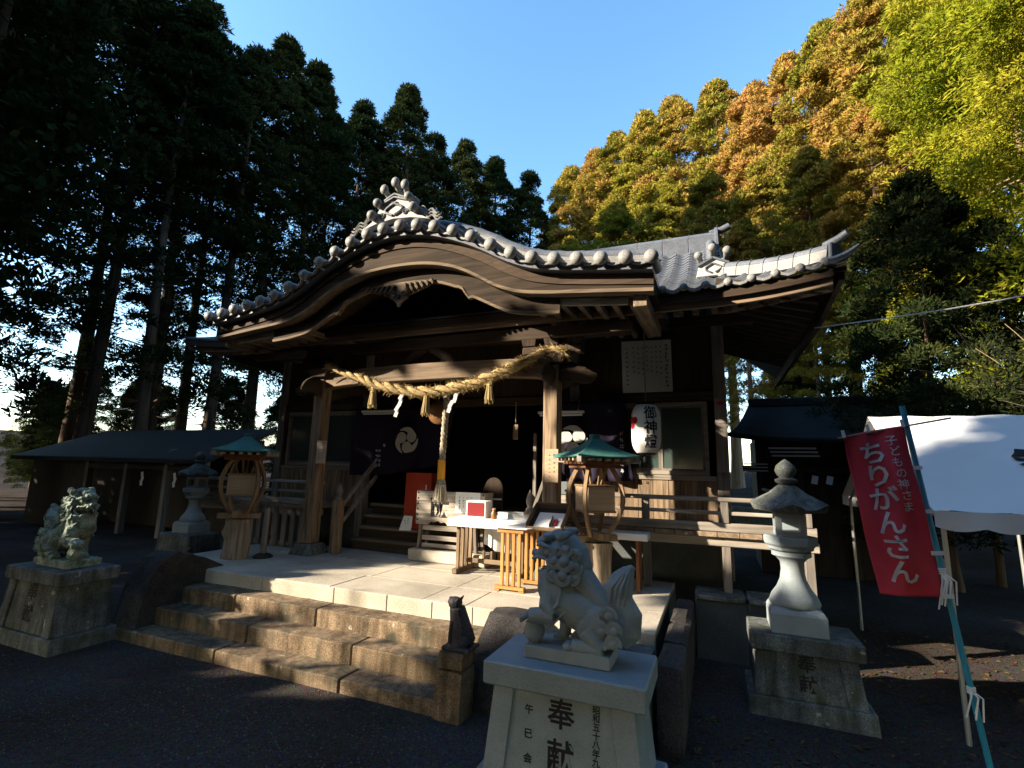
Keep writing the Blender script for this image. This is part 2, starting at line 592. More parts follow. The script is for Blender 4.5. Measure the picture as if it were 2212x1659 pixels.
MAT = {
    'granite': stone('granite', (0.27, 0.315, 0.345), 0.72, 2.0, 0.22, 0.10, 0.6, fine=240),
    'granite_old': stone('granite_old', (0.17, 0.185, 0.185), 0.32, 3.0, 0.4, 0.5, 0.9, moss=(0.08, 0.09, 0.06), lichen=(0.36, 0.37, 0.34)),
    'concrete': stone('concrete', (0.50, 0.45, 0.37), 0.62, 1.3, 0.25, 0.3, 0.9),
    'step_stone': stone('step_stone', (0.27, 0.195, 0.125), 0.3, 2.2, 0.4, 0.7, 0.95, moss=(0.09, 0.085, 0.06), lichen=(0.45, 0.43, 0.38)),
    'dark_stone': stone('dark_stone', (0.055, 0.05, 0.05), 0.35, 2.5, 0.5, 0.8, 0.95),
    'black_stone': stone('black_stone', (0.05, 0.045, 0.055), 0.5, 5, 0.4, 0.5, 0.6),
    'wall_concrete': stone('wall_concrete', (0.105, 0.115, 0.12), 0.55, 1.0, 0.25, 0.3, 0.95, moss=(0.1, 0.1, 0.08)),
    'komainu': stone('komainu_stone', (0.27, 0.315, 0.335), 0.72, 5.0, 0.12, 0.10, 0.75, fine=200),
    'komainu_mossy': stone('komainu_mossy', (0.30, 0.36, 0.30), 0.4, 5.0, 0.4, 0.5, 0.9, moss=(0.07, 0.11, 0.07)),
    'tile': stone('roof_tile', (0.13, 0.145, 0.175), 0.7, 7.0, 0.2, 0.12, 0.42, fine=60),
    'tile_pale': stone('roof_tile_pale', (0.25, 0.25, 0.245), 0.75, 6.0, 0.2, 0.12, 0.5, fine=60),
    'plaster': stone('plaster', (0.5, 0.49, 0.46), 0.8, 5.0, 0.12, 0.1, 0.8),
    'wood_v': wood('wood_upright', (0.33, 0.235, 0.155), 2, 0.36, 0.85, 11, 0.6),
    'wood_x': wood('wood_along_front', (0.24, 0.175, 0.12), 0),
    'wood_y': wood('wood_depthwise', (0.27, 0.20, 0.14), 1),
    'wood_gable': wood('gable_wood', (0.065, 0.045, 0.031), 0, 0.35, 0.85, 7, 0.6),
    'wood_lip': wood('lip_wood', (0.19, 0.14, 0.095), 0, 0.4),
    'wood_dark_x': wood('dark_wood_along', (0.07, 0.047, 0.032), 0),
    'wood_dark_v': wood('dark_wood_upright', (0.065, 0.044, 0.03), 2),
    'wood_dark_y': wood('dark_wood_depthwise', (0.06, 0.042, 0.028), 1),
    'wood_grey_v': wood('grey_wood_upright', (0.24, 0.21, 0.185), 2),
    'wood_grey_x': wood('grey_wood_along', (0.34, 0.30, 0.255), 0),
    'wood_new': wood('new_wood', (0.52, 0.26, 0.085), 2, 0.7, 0.55, rnd=0.2),
    'wood_new_x': wood('new_wood_along', (0.50, 0.25, 0.085), 0, 0.7, 0.55, rnd=0.2),
    'wood_red': wood('reddish_wood', (0.20, 0.085, 0.04), 2, 0.6, 0.6),
    'wood_pale': wood('pale_wood', (0.50, 0.37, 0.25), 0, 0.75, 0.7, rnd=0.15),
    'wood_arm': wood('arm_wood', (0.33, 0.22, 0.125), 2, 0.6, 0.7),
    'log': wood('log_wood', (0.38, 0.30, 0.22), 2, 0.42, 0.85, 12, 0.7),
    'wood_white': wood('white_worn_wood', (0.62, 0.55, 0.46), 0, 0.38, 0.85, 11, 0.5, rnd=0.1),
    'bark': wood('cedar_bark', (0.15, 0.10, 0.068), 2, 0.4, 0.95, 5, 0.8),
    'bark_pale': wood('pale_bark', (0.34, 0.235, 0.15), 2, 0.45, 0.95, 5, 0.8),
    'twig': plain('twig', (0.30, 0.21, 0.14), 0.9),
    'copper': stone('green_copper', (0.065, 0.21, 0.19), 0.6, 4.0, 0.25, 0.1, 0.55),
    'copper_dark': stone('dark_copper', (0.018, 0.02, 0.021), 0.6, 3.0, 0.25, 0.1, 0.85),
    'rope': wood('straw', (0.50, 0.37, 0.18), 0, 0.5, 0.95, 60, 0.9, rnd=0.15),
    'straw_v': wood('straw_upright', (0.50, 0.38, 0.18), 2, 0.5, 0.9, 40, 0.6, rnd=0.15),
    'hemp': wood('hemp', (0.42, 0.37, 0.28), 2, 0.5, 0.9, 45, 0.6, rnd=0.1),
    'white_cloth': plain('white_cloth', (0.78, 0.78, 0.78), 0.85),
    'tent_cloth': plain('tent_cloth', (0.72, 0.74, 0.77), 0.7, var=0.05, scale=2),
    'paper': plain('paper', (0.80, 0.80, 0.78), 0.9, var=0.04),
    'paper_dim': plain('aged_paper', (0.46, 0.48, 0.45), 0.9, var=0.15),
    'ink': plain('ink', (0.018, 0.016, 0.02), 0.8, var=0.0),
    'ink_faint': plain('faint_ink', (0.09, 0.085, 0.08), 0.8, var=0.0),
    'white_ink': plain('white_print', (0.75, 0.74, 0.74), 0.8, var=0.0),
    'red_cloth': plain('red_banner_cloth', (0.56, 0.045, 0.07), 0.75, var=0.08, scale=3),
    'red_print': plain('red_print', (0.55, 0.02, 0.03), 0.8, var=0.0),
    'red_box': plain('red_paint', (0.50, 0.055, 0.02), 0.5, var=0.1),
    'maroon': plain('maroon', (0.20, 0.012, 0.015), 0.5),
    'navy': plain('navy_cloth', (0.013, 0.009, 0.026), 0.9, var=0.3, scale=2),
    'crest': plain('crest_print', (0.50, 0.49, 0.46), 0.85, var=0.05),
    'pole': plain('blue_pole', (0.03, 0.30, 0.46), 0.35, var=0.08, spec=0.5),
    'steel': plain('steel', (0.45, 0.46, 0.47), 0.4, 0.7),
    'white_plastic': plain('white_plastic', (0.75, 0.76, 0.78), 0.4),
    'yellow': plain('yellow_paint', (0.75, 0.36, 0.03), 0.6, var=0.05),
    'brass': plain('brass_dark', (0.22, 0.11, 0.045), 0.5, 0.4),
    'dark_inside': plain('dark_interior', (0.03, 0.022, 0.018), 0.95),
    'door_panel': plain('door_panel', (0.14, 0.17, 0.18), 0.4),
}
gm, N, L, b = _nodes('window_glass')
b.inputs['Base Color'].default_value = (0.05, 0.075, 0.07, 1)
b.inputs['Roughness'].default_value = 0.12
b.inputs['Specular IOR Level'].default_value = 0.9
_n = N.new('ShaderNodeTexNoise')
_n.inputs['Scale'].default_value = 7
_bp = N.new('ShaderNodeBump')
_bp.inputs['Strength'].default_value = 0.12
L.new(_n.outputs['Fac'], _bp.inputs['Height'])
L.new(_bp.outputs[0], b.inputs['Normal'])
MAT['glass'] = gm
LEAF = {
    'dark': leaf('cedar_dark', (0.014, 0.026, 0.010), (0.050, 0.055, 0.018), (0.026, 0.038, 0.013), 0.15),  # kept near black: the grove's shade is put into the leaf colour
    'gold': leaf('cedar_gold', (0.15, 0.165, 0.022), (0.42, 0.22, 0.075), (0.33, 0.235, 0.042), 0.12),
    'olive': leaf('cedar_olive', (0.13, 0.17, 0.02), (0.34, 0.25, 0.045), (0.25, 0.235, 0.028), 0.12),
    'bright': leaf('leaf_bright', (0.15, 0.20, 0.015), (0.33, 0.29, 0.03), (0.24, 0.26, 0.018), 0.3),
}
# ------------------------------------------------------------------ ground
gmat, N, L, b = _nodes('gravel_ground')
tc = N.new('ShaderNodeTexCoord')
v1 = N.new('ShaderNodeTexVoronoi'); v1.inputs['Scale'].default_value = 70
n1 = N.new('ShaderNodeTexNoise'); n1.inputs['Scale'].default_value = 0.7; n1.inputs['Detail'].default_value = 8
n2 = N.new('ShaderNodeTexNoise'); n2.inputs['Scale'].default_value = 220
for n in (v1, n1, n2):
    L.new(tc.outputs['Object'], n.inputs['Vector'])
rp = N.new('ShaderNodeValToRGB')
rp.color_ramp.elements[0].position = 0.36; rp.color_ramp.elements[0].color = (0.050, 0.038, 0.031, 1)
rp.color_ramp.elements[1].position = 0.64; rp.color_ramp.elements[1].color = (0.062, 0.056, 0.054, 1)
L.new(n1.outputs['Fac'], rp.inputs[0])
mx = N.new('ShaderNodeMix'); mx.data_type = 'RGBA'; mx.blend_type = 'OVERLAY'; mx.inputs[0].default_value = 0.8
L.new(rp.outputs[0], mx.inputs[6]); L.new(n2.outputs['Color'], mx.inputs[7])
m2 = N.new('ShaderNodeMix'); m2.data_type = 'RGBA'; m2.blend_type = 'OVERLAY'; m2.inputs[0].default_value = 0.55
L.new(mx.outputs[2], m2.inputs[6]); L.new(v1.outputs['Color'], m2.inputs[7])
L.new(m2.outputs[2], b.inputs['Base Color'])
b.inputs['Roughness'].default_value = 0.95
b.inputs['Specular IOR Level'].default_value = 0.0
bp = N.new('ShaderNodeBump'); bp.inputs['Strength'].default_value = 0.6; bp.inputs['Distance'].default_value = 0.012
L.new(v1.outputs['Distance'], bp.inputs['Height']); L.new(bp.outputs[0], b.inputs['Normal'])

def grid_mesh(name, xs, ys, zf):
    vs = [(x, y, zf(x, y)) for y in ys for x in xs]
    n = len(xs)
    fs = [(j * n + i, j * n + i + 1, (j + 1) * n + i + 1, (j + 1) * n + i) for j in range(len(ys) - 1) for i in range(n - 1)]
    me = bpy.data.meshes.new(name)
    me.from_pydata(vs, [], fs)
    for p in me.polygons:
        p.use_smooth = True
    return me

def ground_z(x, y):
    d = max(0.0, y - 16)
    right = max(0.0, x - 6)
    z = 0.012 * math.sin(x * 1.3) * math.cos(y * 1.7)
    z += 0.10 * min(d, 30) * (1 / (1 + math.exp(-(x + 2) / 4)))
    z += 0.05 * min(right, 20) * min(1, max(0, (y - 3) / 8))
    z += 5.0 * min(1.0, max(0.0, (-x - 48) / 25)) * min(1.0, max(0.0, y / 10))
    return z
xs = [-900, -300, -120, -85, -73, -64, -56, -48, -40] + [-30 + i * 1.0 for i in range(61)] + [40, 60, 100, 300, 900]
ys = [-900, -300, -100, -50, -30] + [-20 + i * 1.0 for i in range(71)] + [60, 80, 120, 300, 900]
g = link('ground', grid_mesh('ground', xs, ys, ground_z), gmat)
structure(g)

# ------------------------------------------------------------------ stone steps and porch platform
CX = -4.19
ZP = 0.68
plat = thing('porch_platform', (CX, 5.0, 0), 'pale concrete platform with slab joints under the shrine porch', 'platform')
# core below the slabs, then slabs with open joints
bx('core', MAT['wall_concrete'], plat, -7.75, -0.60, 5.06, 8.6, -0.2, ZP - 0.075, 0)
xs_ = [-7.8, -6.65, -5.55, -4.4, -3.1, -2.55, -1.72, -1.1, -0.57]
ys_ = [5.0, 5.72, 6.5, 7.3]
for j in range(3):
    for i in range(len(xs_) - 1):
        jx = 0.07 * j
        x0, x1 = xs_[i] + (jx if i else 0), xs_[i + 1] + (jx if i < len(xs_) - 2 else 0)
        dz = random.uniform(-0.003, 0.003)
        bx('slab', MAT['concrete'], plat, x0 + 0.003, x1 - 0.003, ys_[j] + 0.012 * (j == 0) + 0.003, ys_[j + 1] - 0.003, ZP - 0.07, ZP + dz, 0.006)
fx = [-7.8, -6.4, -5.5, -4.32, -3.55, -2.95, -2.45, -1.7, -0.57]
for i in range(len(fx) - 1):
    bx('front_block', MAT['concrete'], plat, fx[i] + 0.003, fx[i + 1] - 0.003, 5.0, 5.055, 0.35, ZP - 0.005 + random.uniform(-0.003, 0.003), 0.008)

steps = thing('stone_steps', (CX, 4.5, 0), 'mossy brown stone steps climbing to the porch platform', 'steps')
for (zt_, y0, y1, xl, joints) in [(0.13, 4.10, 4.6, -6.95, [-5.1, -3.4]), (0.32, 4.40, 4.8, -6.75, [-5.0, -3.52]), (0.51, 4.71, 5.05, -6.6, [-5.6, -4.3])]:
    e = [xl] + joints + [-2.12]
    for i in range(len(e) - 1):
        m = MB()
        z0 = zt_ - 0.21
        # slightly worn block: bumpy grid top
        nx = 10
        w = e[i + 1] - e[i] - 0.012
        lo = [(e[i] + 0.006 + w * k / nx, z0) for k in range(nx + 1)]
        hi = [(x, zt_ + random.uniform(-0.006, 0.004)) for x, _ in lo]
        m.band(lo, hi, y0 + random.uniform(-0.006, 0.006), y1)
        m.build('step_block', MAT['step_stone'], steps, bevel=0.012)

def rock(name, pts, mat, parent=None, y0=0, y1=1, jit=0.02, seed=1, plane='xz'):
    """rough block: xz outline extruded in y, subdivided and roughened"""
    rnd = random.Random(seed)
    m = MB().prism(pts, y0, y1, plane)
    me = m.mesh(name, WM[parent.name].inverted() if parent else None)
    bm = bmesh.new(); bm.from_mesh(me)
    bmesh.ops.triangulate(bm, faces=bm.faces)
    bmesh.ops.subdivide_edges(bm, edges=bm.edges, cuts=3, use_grid_fill=True)
    for v in bm.verts:
        v.co += Vector((rnd.uniform(-jit, jit), rnd.uniform(-jit, jit), rnd.uniform(-jit, jit)))
    bmesh.ops.smooth_vert(bm, verts=bm.verts, factor=0.4, use_axis_x=True, use_axis_y=True, use_axis_z=True)
    bm.to_mesh(me); bm.free()
    return link(name, me, mat, parent)

# side stones of the steps
ws = thing('step_side_stone', (-1.9, 4.7, 0), 'dark rough sloping side stone behind the small black statue', 'stone')
rock('slope_block', [(4.32, -0.05), (5.4, -0.05), (5.4, 0.60), (5.0, 0.74), (4.72, 0.74), (4.36, 0.34)], MAT['dark_stone'], ws, -2.16, -1.72, 0.02, 3, 'yz')
ws2 = thing('step_side_stone', (-6.9, 4.6, 0), 'dark rough side stone beside the mossy lion pedestal', 'stone')
rock('slope_block', [(4.12, -0.05), (5.35, -0.05), (5.35, 0.66), (4.95, 0.86), (4.62, 0.97), (4.40, 0.92), (4.16, 0.5)], MAT['dark_stone'], ws2, -6.98, -6.56, 0.025, 5, 'yz')

# gutter kerb at the platform's side and low retaining wall under the veranda
gut = thing('gutter_kerb', (-0.42, 5.5, 0), 'dark stone kerb edging the drain beside the platform', 'kerb')
yy = [4.3, 4.95, 5.6, 6.2, 6.62]
for i in range(4):
    rock('kerb_block', [(-0.50, -0.05), (-0.30, -0.05), (-0.29, 0.66), (-0.50, 0.67)], MAT['dark_stone'], gut, yy[i], yy[i + 1] - 0.012, 0.008, 20 + i)
gut2 = thing('side_slab', (-0.8, 4.5, 0), 'stained stone slab ledge behind the grey lion statue', 'ledge')
for i, (y0, y1) in enumerate([(4.25, 4.62), (4.63, 4.99)]):
    rock('slab', [(-1.6, -0.05), (-0.54, -0.05), (-0.54, 0.60), (-1.6, 0.60)], MAT['granite_old'], gut2, y0, y1, 0.008, 30 + i)
low = thing('retaining_wall', (0.5, 6.7, 0), 'low grey concrete wall beneath the railed veranda', 'wall')
low['kind'] = 'thing'
for i, (x0, x1) in enumerate([(-0.29, 0.28), (0.285, 0.85)]):
    bx('wall_block', MAT['wall_concrete'], low, x0, x1, 6.62, 6.86, -0.1, 0.66, 0.012)
    rock('coping', [(x0, 0.66), (x1 - 0.005, 0.66), (x1 - 0.005, 0.72), (x0, 0.72)], MAT['granite_old'], low, 6.58, 7.1, 0.008, 40 + i)

# loose grit on the forecourt
rnd = random.Random(77)
vs, fs = [], []
for i in range(7000):
    x, y = rnd.uniform(-9.5, 1.0), rnd.uniform(1.9, 4.1)
    if -1.75 < x < -0.2 and y > 3.1 or x < -6.6 and y > 3.3:
        continue
    r = rnd.uniform(0.004, 0.012)
    z = ground_z(x, y)
    a = rnd.uniform(0, 6.28)
    n0 = len(vs)
    for k in range(3):
        vs.append((x + r * math.cos(a + k * 2.1), y + r * math.sin(a + k * 2.1), z - 0.001))
    vs.append((x, y, z + r * 0.8))
    fs += [(n0, n0 + 1, n0 + 3), (n0 + 1, n0 + 2, n0 + 3), (n0 + 2, n0, n0 + 3)]
o = MB().add(vs, fs).build('grit', stone('grit_stone', (0.12, 0.11, 0.105), 0.4, 30, 0.3, 0.2))
tag(o, 'fine loose grit strewn over the forecourt', 'grit')
o['kind'] = 'stuff'
# ------------------------------------------------------------------ the shrine: porch with undulating gable
HALL = thing('shrine_hall', (CX, 8.0, 0), 'weathered wooden shrine hall with undulating tiled porch gable', 'shrine')
zt = lerp_curve([(0, 5.53), (0.3, 5.51), (0.6, 5.45), (0.9, 5.35), (1.2, 5.22), (1.45, 5.09), (1.7, 4.94), (1.9, 4.84), (2.1, 4.76), (2.4, 4.69), (2.7, 4.645), (3.05, 4.60), (3.35, 4.565), (3.65, 4.53)])
zb = lerp_curve([(0, 5.00), (0.4, 4.98), (0.7, 4.93), (1.0, 4.84), (1.3, 4.69), (1.6, 4.51), (1.9, 4.39), (2.2, 4.335), (2.6, 4.295), (3.1, 4.25), (3.65, 4.20)])
zc = lerp_curve([(0, 4.80), (0.4, 4.79), (0.7, 4.73), (0.95, 4.63), (1.12, 4.52), (1.4, 4.37), (1.7, 4.22), (2.0, 4.155), (2.4, 4.12)])
YF = 5.42
HW = 3.62
def prof(f, n=72, hw=HW, dz=0.0):
    return [(CX - hw + 2 * hw * i / n, f(abs(-hw + 2 * hw * i / n)) + dz) for i in range(n + 1)]

# boards of the gable edge, one behind the other
proof = HALL
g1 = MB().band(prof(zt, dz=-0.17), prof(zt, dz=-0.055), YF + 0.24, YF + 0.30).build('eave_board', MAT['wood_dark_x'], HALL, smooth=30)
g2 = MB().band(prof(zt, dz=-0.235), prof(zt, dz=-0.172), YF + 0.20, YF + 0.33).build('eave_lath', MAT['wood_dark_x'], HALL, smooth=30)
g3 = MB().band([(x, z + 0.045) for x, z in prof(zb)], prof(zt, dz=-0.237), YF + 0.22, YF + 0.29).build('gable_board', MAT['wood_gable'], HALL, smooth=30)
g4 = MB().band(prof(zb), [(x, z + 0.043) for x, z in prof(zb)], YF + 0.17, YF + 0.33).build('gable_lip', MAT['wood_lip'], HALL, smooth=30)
# inner bargeboard with cusps
lo, hi = [], []
n = 90
for i in range(n + 1):
    u = -2.45 + 4.9 * i / n
    a = abs(u)
    z = zc(a)
    z += -0.055 * math.exp(-((a - 1.13) / 0.05) ** 2) + 0.03 * math.exp(-((a - 1.02) / 0.07) ** 2)
    lo.append((CX + u, z))
    hi.append((CX + u, zb(a) + 0.0))
MB().band(lo, hi, YF + 0.335, YF + 0.40).build('bargeboard', MAT['wood_gable'], HALL, smooth=30)
MB().band([(x, z - 0.02) for x, z in lo], [(x, z + 0.018) for x, z in lo], YF + 0.32, YF + 0.39).build('bargeboard_bead', MAT['wood_lip'], HALL, smooth=30)
# carved pendant: waves spreading from a pointed centre
m = MB()
cz0 = 4.76
YG = YF + 0.31
m.prism([(CX - 0.60, cz0 + 0.03), (CX + 0.60, cz0 + 0.03), (CX + 0.50, cz0 - 0.05), (CX + 0.18, cz0 - 0.15), (CX - 0.18, cz0 - 0.15), (CX - 0.50, cz0 - 0.05)], YG + 0.012, YG + 0.04)
for sx in (-1, 1):
    for k in range(6):
        x = CX + sx * (0.13 + 0.085 * k)
        zz = cz0 - 0.02 - 0.10 * (1 - k / 6)
        m.tube([(x - sx * 0.03, YG, cz0 + 0.02), (x, YG - 0.012, zz + 0.05), (x + sx * 0.035, YG - 0.016, zz), (x + sx * 0.055, YG - 0.01, zz + 0.022)], [0.022, 0.03, 0.026, 0.012], 8)
    pts = [(CX + sx * (0.09 + 0.05 * (1 - t / 13) * math.cos(t * 0.75)), YG - 0.015, cz0 - 0.13 + 0.05 * (1 - t / 13) * math.sin(t * 0.75)) for t in range(12)]
    m.tube(pts, 0.014, 7)
m.prism([(CX - 0.13, cz0 - 0.10), (CX - 0.15, cz0 - 0.19), (CX - 0.08, cz0 - 0.23), (CX - 0.03, cz0 - 0.28), (CX, cz0 - 0.33), (CX + 0.03, cz0 - 0.28), (CX + 0.08, cz0 - 0.23), (CX + 0.15, cz0 - 0.19), (CX + 0.13, cz0 - 0.10)], YG - 0.01, YG + 0.03)
pn = m.build('gable_pendant', MAT['wood_lip'], HALL, smooth=35)
MB().lathe([(0.032, 0), (0.028, 0.02), (0.001, 0.024)], (CX, YG - 0.008, cz0 - 0.17), 6, axis=Matrix.Rotation(R(90), 3, 'X')).build('pendant_boss', MAT['dark_inside'], pn)

# soffit boards running back under the curve, and roof shell over them
nb = 34
for i in range(nb):
    u0, u1 = -HW + 2 * HW * i / nb, -HW + 2 * HW * (i + 1) / nb
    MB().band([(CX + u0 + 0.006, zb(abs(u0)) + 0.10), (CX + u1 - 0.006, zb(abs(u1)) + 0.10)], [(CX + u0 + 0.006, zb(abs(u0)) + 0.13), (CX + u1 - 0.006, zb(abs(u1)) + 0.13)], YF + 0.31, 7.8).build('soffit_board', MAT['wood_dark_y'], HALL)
MB().band(prof(zt, dz=-0.09), prof(zt, dz=0.0), YF + 0.1, 8.4).build('roof_deck', MAT['tile'], HALL, smooth=30)
# straight end eaves: rafters and the pale board in the sun
for sx in (-1, 1):
    for k in range(7):
        x = CX + sx * (2.02 + 0.22 * k)
        z = zb(2.02 + 0.22 * k) - 0.035
        MB().beam((x, YF + 0.42, z - 0.01), (x, 7.7, z + 0.05), 0.07, 0.085).build('rafter', MAT['wood_y'], HALL, 0.004)
    x0, x1 = CX + sx * 2.35, CX + sx * 3.3
    MB().beam((x0, YF + 0.37, zb(2.35) - 0.055), (x1, YF + 0.37, zb(3.3) - 0.055), 0.05, 0.09).build('eave_end_board', MAT['wood_grey_x'], HALL, 0.004)
    # side eave beam running back
    MB().beam((CX + sx * 3.45, YF + 0.3, zb(3.45) - 0.06), (CX + sx * 3.45, 7.4, zb(3.45) + 0.0), 0.16, 0.16).build('side_eave_beam', MAT['wood_y'], HALL, 0.006)
    MB().beam((CX + sx * 3.3, 6.2, 3.98), (CX + sx * 2.2, 6.2, 3.98), 0.1, 0.12).build('purlin', MAT['wood_dark_x'], HALL, 0.005)

# round verge tiles with their caps, pans between them
def tile_meshes():
    a = MB().lathe([(0.028, -0.042), (0.06, -0.030), (0.082, -0.004), (0.088, 0.02), (0.08, 0.034)], (0, 0, 0), 14, axis=Matrix.Rotation(R(90), 3, 'X') @ Matrix.Scale(1, 3)).mesh('tile_cap', smooth=50)
    b = MB().lathe([(0.072, 0), (0.072, 0.52)], (0, 0.02, 0), 10, axis=Matrix.Rotation(R(-90), 3, 'X')).mesh('barrel_tile', smooth=40)
    pts = [(-0.11, 0.03), (-0.07, -0.005), (0, -0.02), (0.07, -0.005), (0.11, 0.03), (0.105, 0.05), (0.06, 0.02), (0, 0.008), (-0.06, 0.02), (-0.105, 0.05)]
    c = MB().prism(pts, 0.0, 0.5).mesh('pan_tile', smooth=30)
    return a, b, c
mc, mbar, mpan = tile_meshes()
# flip caps so that their domed face looks out of the gable
mc.transform(Matrix.Rotation(R(180), 4, 'X') @ Matrix.Rotation(R(0), 4, 'Z'))
NT = 26
for i in range(NT):
    u = -HW + 2 * HW * i / (NT - 1)
    a = abs(u)
    slope = (zt(a + 0.05) - zt(max(0, a - 0.05))) / 0.1 * (1 if u > 0 else -1) if a > 0.1 else 0
    ang = -math.atan(slope)
    z = zt(a)
    j = random.uniform(-0.006, 0.006)
    bt = link('barrel_tile', mbar, MAT['tile'], HALL, Matrix.Translation((CX + u, YF + 0.01 + j, z + 0.03)) @ Matrix.Rotation(R(6), 4, 'X'))
    cs = 1.0 + random.uniform(-0.03, 0.03)
    link('tile_cap', mc, MAT['tile_pale'], HALL, Matrix.Translation((CX + u, YF + j, z + 0.025)) @ Matrix.Rotation(random.uniform(-0.1, 0.1), 4, 'Y') @ Matrix.Scale(cs, 4))
    if i < NT - 1:
        um = u + HW / (NT - 1)
        am = abs(um)
        sl = (zt(am + 0.05) - zt(max(0, am - 0.05))) / 0.1 * (1 if um > 0 else -1) if am > 0.1 else 0
        link('pan_tile', mpan, MAT['tile_pale'], HALL, Matrix.Translation((CX + um, YF + 0.05, zt(am) - 0.035)) @ Matrix.Rotation(-math.atan(sl), 4, 'Y') @ Matrix.Rotation(R(6), 4, 'X'))

# curved verge ridge: two courses of flat tiles and a row of half-round tiles
arc = [(-HW + 0.06) + (2 * HW - 0.12) * i / 400 for i in range(401)]
def ridge_segments(nseg, u_start=-HW + 0.05, u_end=HW - 0.05):
    return [(u_start + (u_end - u_start) * i / nseg, u_start + (u_end - u_start) * (i + 1) / nseg) for i in range(nseg)]
YR = YF + 0.48
for k, (dz0, dz1, w) in enumerate([(0.10, 0.155, 0.16), (0.162, 0.215, 0.14)]):
    for (a, b_) in ridge_segments(22 + k):
        uu = [a + 0.004 + (b_ - a - 0.008) * t / 3 for t in range(4)]
        MB().band([(CX + u, zt(abs(u)) + dz0) for u in uu], [(CX + u, zt(abs(u)) + dz1) for u in uu], YR - w / 2, YR + w / 2).build('ridge_course_tile', MAT['tile_pale'], HALL)
for (a, b_) in ridge_segments(24):
    pts = [(CX + u, YR, zt(abs(u)) + 0.245) for u in [a + (b_ - a) * t / 3 for t in range(4)]]
    MB().tube(pts, [0.08, 0.070, 0.070, 0.074], 10, flat=(1, 1)).build('ridge_roll_tile', MAT['tile'], HALL, smooth=40)

# end ornament on the porch ridge
orn = MB()
OX, OY, OZ = CX, YF + 0.06, 5.69
poly = [(OX - 0.62, OZ - 0.10), (OX - 0.40, OZ + 0.02), (OX - 0.30, OZ + 0.16), (OX - 0.22, OZ + 0.28), (OX - 0.05, OZ + 0.37), (OX + 0.05, OZ + 0.37), (OX + 0.22, OZ + 0.28), (OX + 0.30, OZ + 0.16), (OX + 0.40, OZ + 0.02), (OX + 0.62, OZ - 0.10), (OX + 0.3, OZ - 0.02), (OX, OZ + 0.01), (OX - 0.3, OZ - 0.02)]
ornament = orn.prism(poly, OY, OY + 0.12).build('ridge_end_plate', MAT['plaster'], HALL, 0.006)
for sx in (-1, 1):
    m = MB()
    pts = [(OX + sx * (0.02 + 0.13 * math.sin(t * 0.45)), OY - 0.012, OZ + 0.06 + 0.2 * t / 8) for t in range(9)]
    m.tube(pts, 0.02, 7)
    pts = [(OX + sx * (0.20 + 0.05 * math.cos(t * 0.8) * (1 - t / 14)), OY - 0.01, OZ + 0.08 + 0.05 * math.sin(t * 0.8) * (1 - t / 14)) for t in range(11)]
    m.tube(pts, 0.013, 6)
    m.build('scroll_relief', MAT['tile'], ornament, smooth=40)
    for (dx, dz, r) in [(0.36, 0.10, 0.075), (0.27, 0.28, 0.068)]:
        MB().ell((OX + sx * dx, OY - 0.05, OZ + dz), (r, r * 1.0, r), None, 12, 8).tube([(OX + sx * dx, OY - 0.04, OZ + dz), (OX + sx * (dx + 0.03), OY + 0.14, OZ + dz)], r * 0.82, 10).build('side_knob', MAT['tile_pale'], ornament, smooth=40)
    m = MB()
    for w_ in range(3):
        pts = [(OX + sx * (0.44 + 0.03 * w_ + 0.028 * t), OY + 0.03, OZ + 0.0 + 0.06 * (2 - w_) - 0.012 * t + 0.028 * math.sin(t * 1.15 + w_)) for t in range(12)]
        m.tube(pts, [0.014] * 9 + [0.016, 0.018, 0.008], 6)
    m.build('wave_scroll', MAT['tile_pale'], ornament, smooth=40)
for (z, w) in [(0.31, 0.22), (0.36, 0.17)]:
    for sx in (-1, 1):
        MB().beam((OX, OY - 0.015, OZ + z + 0.03), (OX + sx * w, OY - 0.015, OZ + z - 0.05), 0.04, 0.022).build('plate_moulding', MAT['tile'], ornament)
for (dx, dz) in [(-0.19, 0.50), (-0.0, 0.58), (0.17, 0.51)]:
    MB().ell((OX + dx, OY - 0.02, OZ + dz), (0.066, 0.05, 0.078), None, 12, 8).tube([(OX + dx, OY, OZ + dz - 0.01), (OX + dx * 0.6, OY + 0.22, OZ + dz - 0.20)], [0.04, 0.05], 10).build('top_knob', MAT['tile_pale'], ornament, smooth=40)

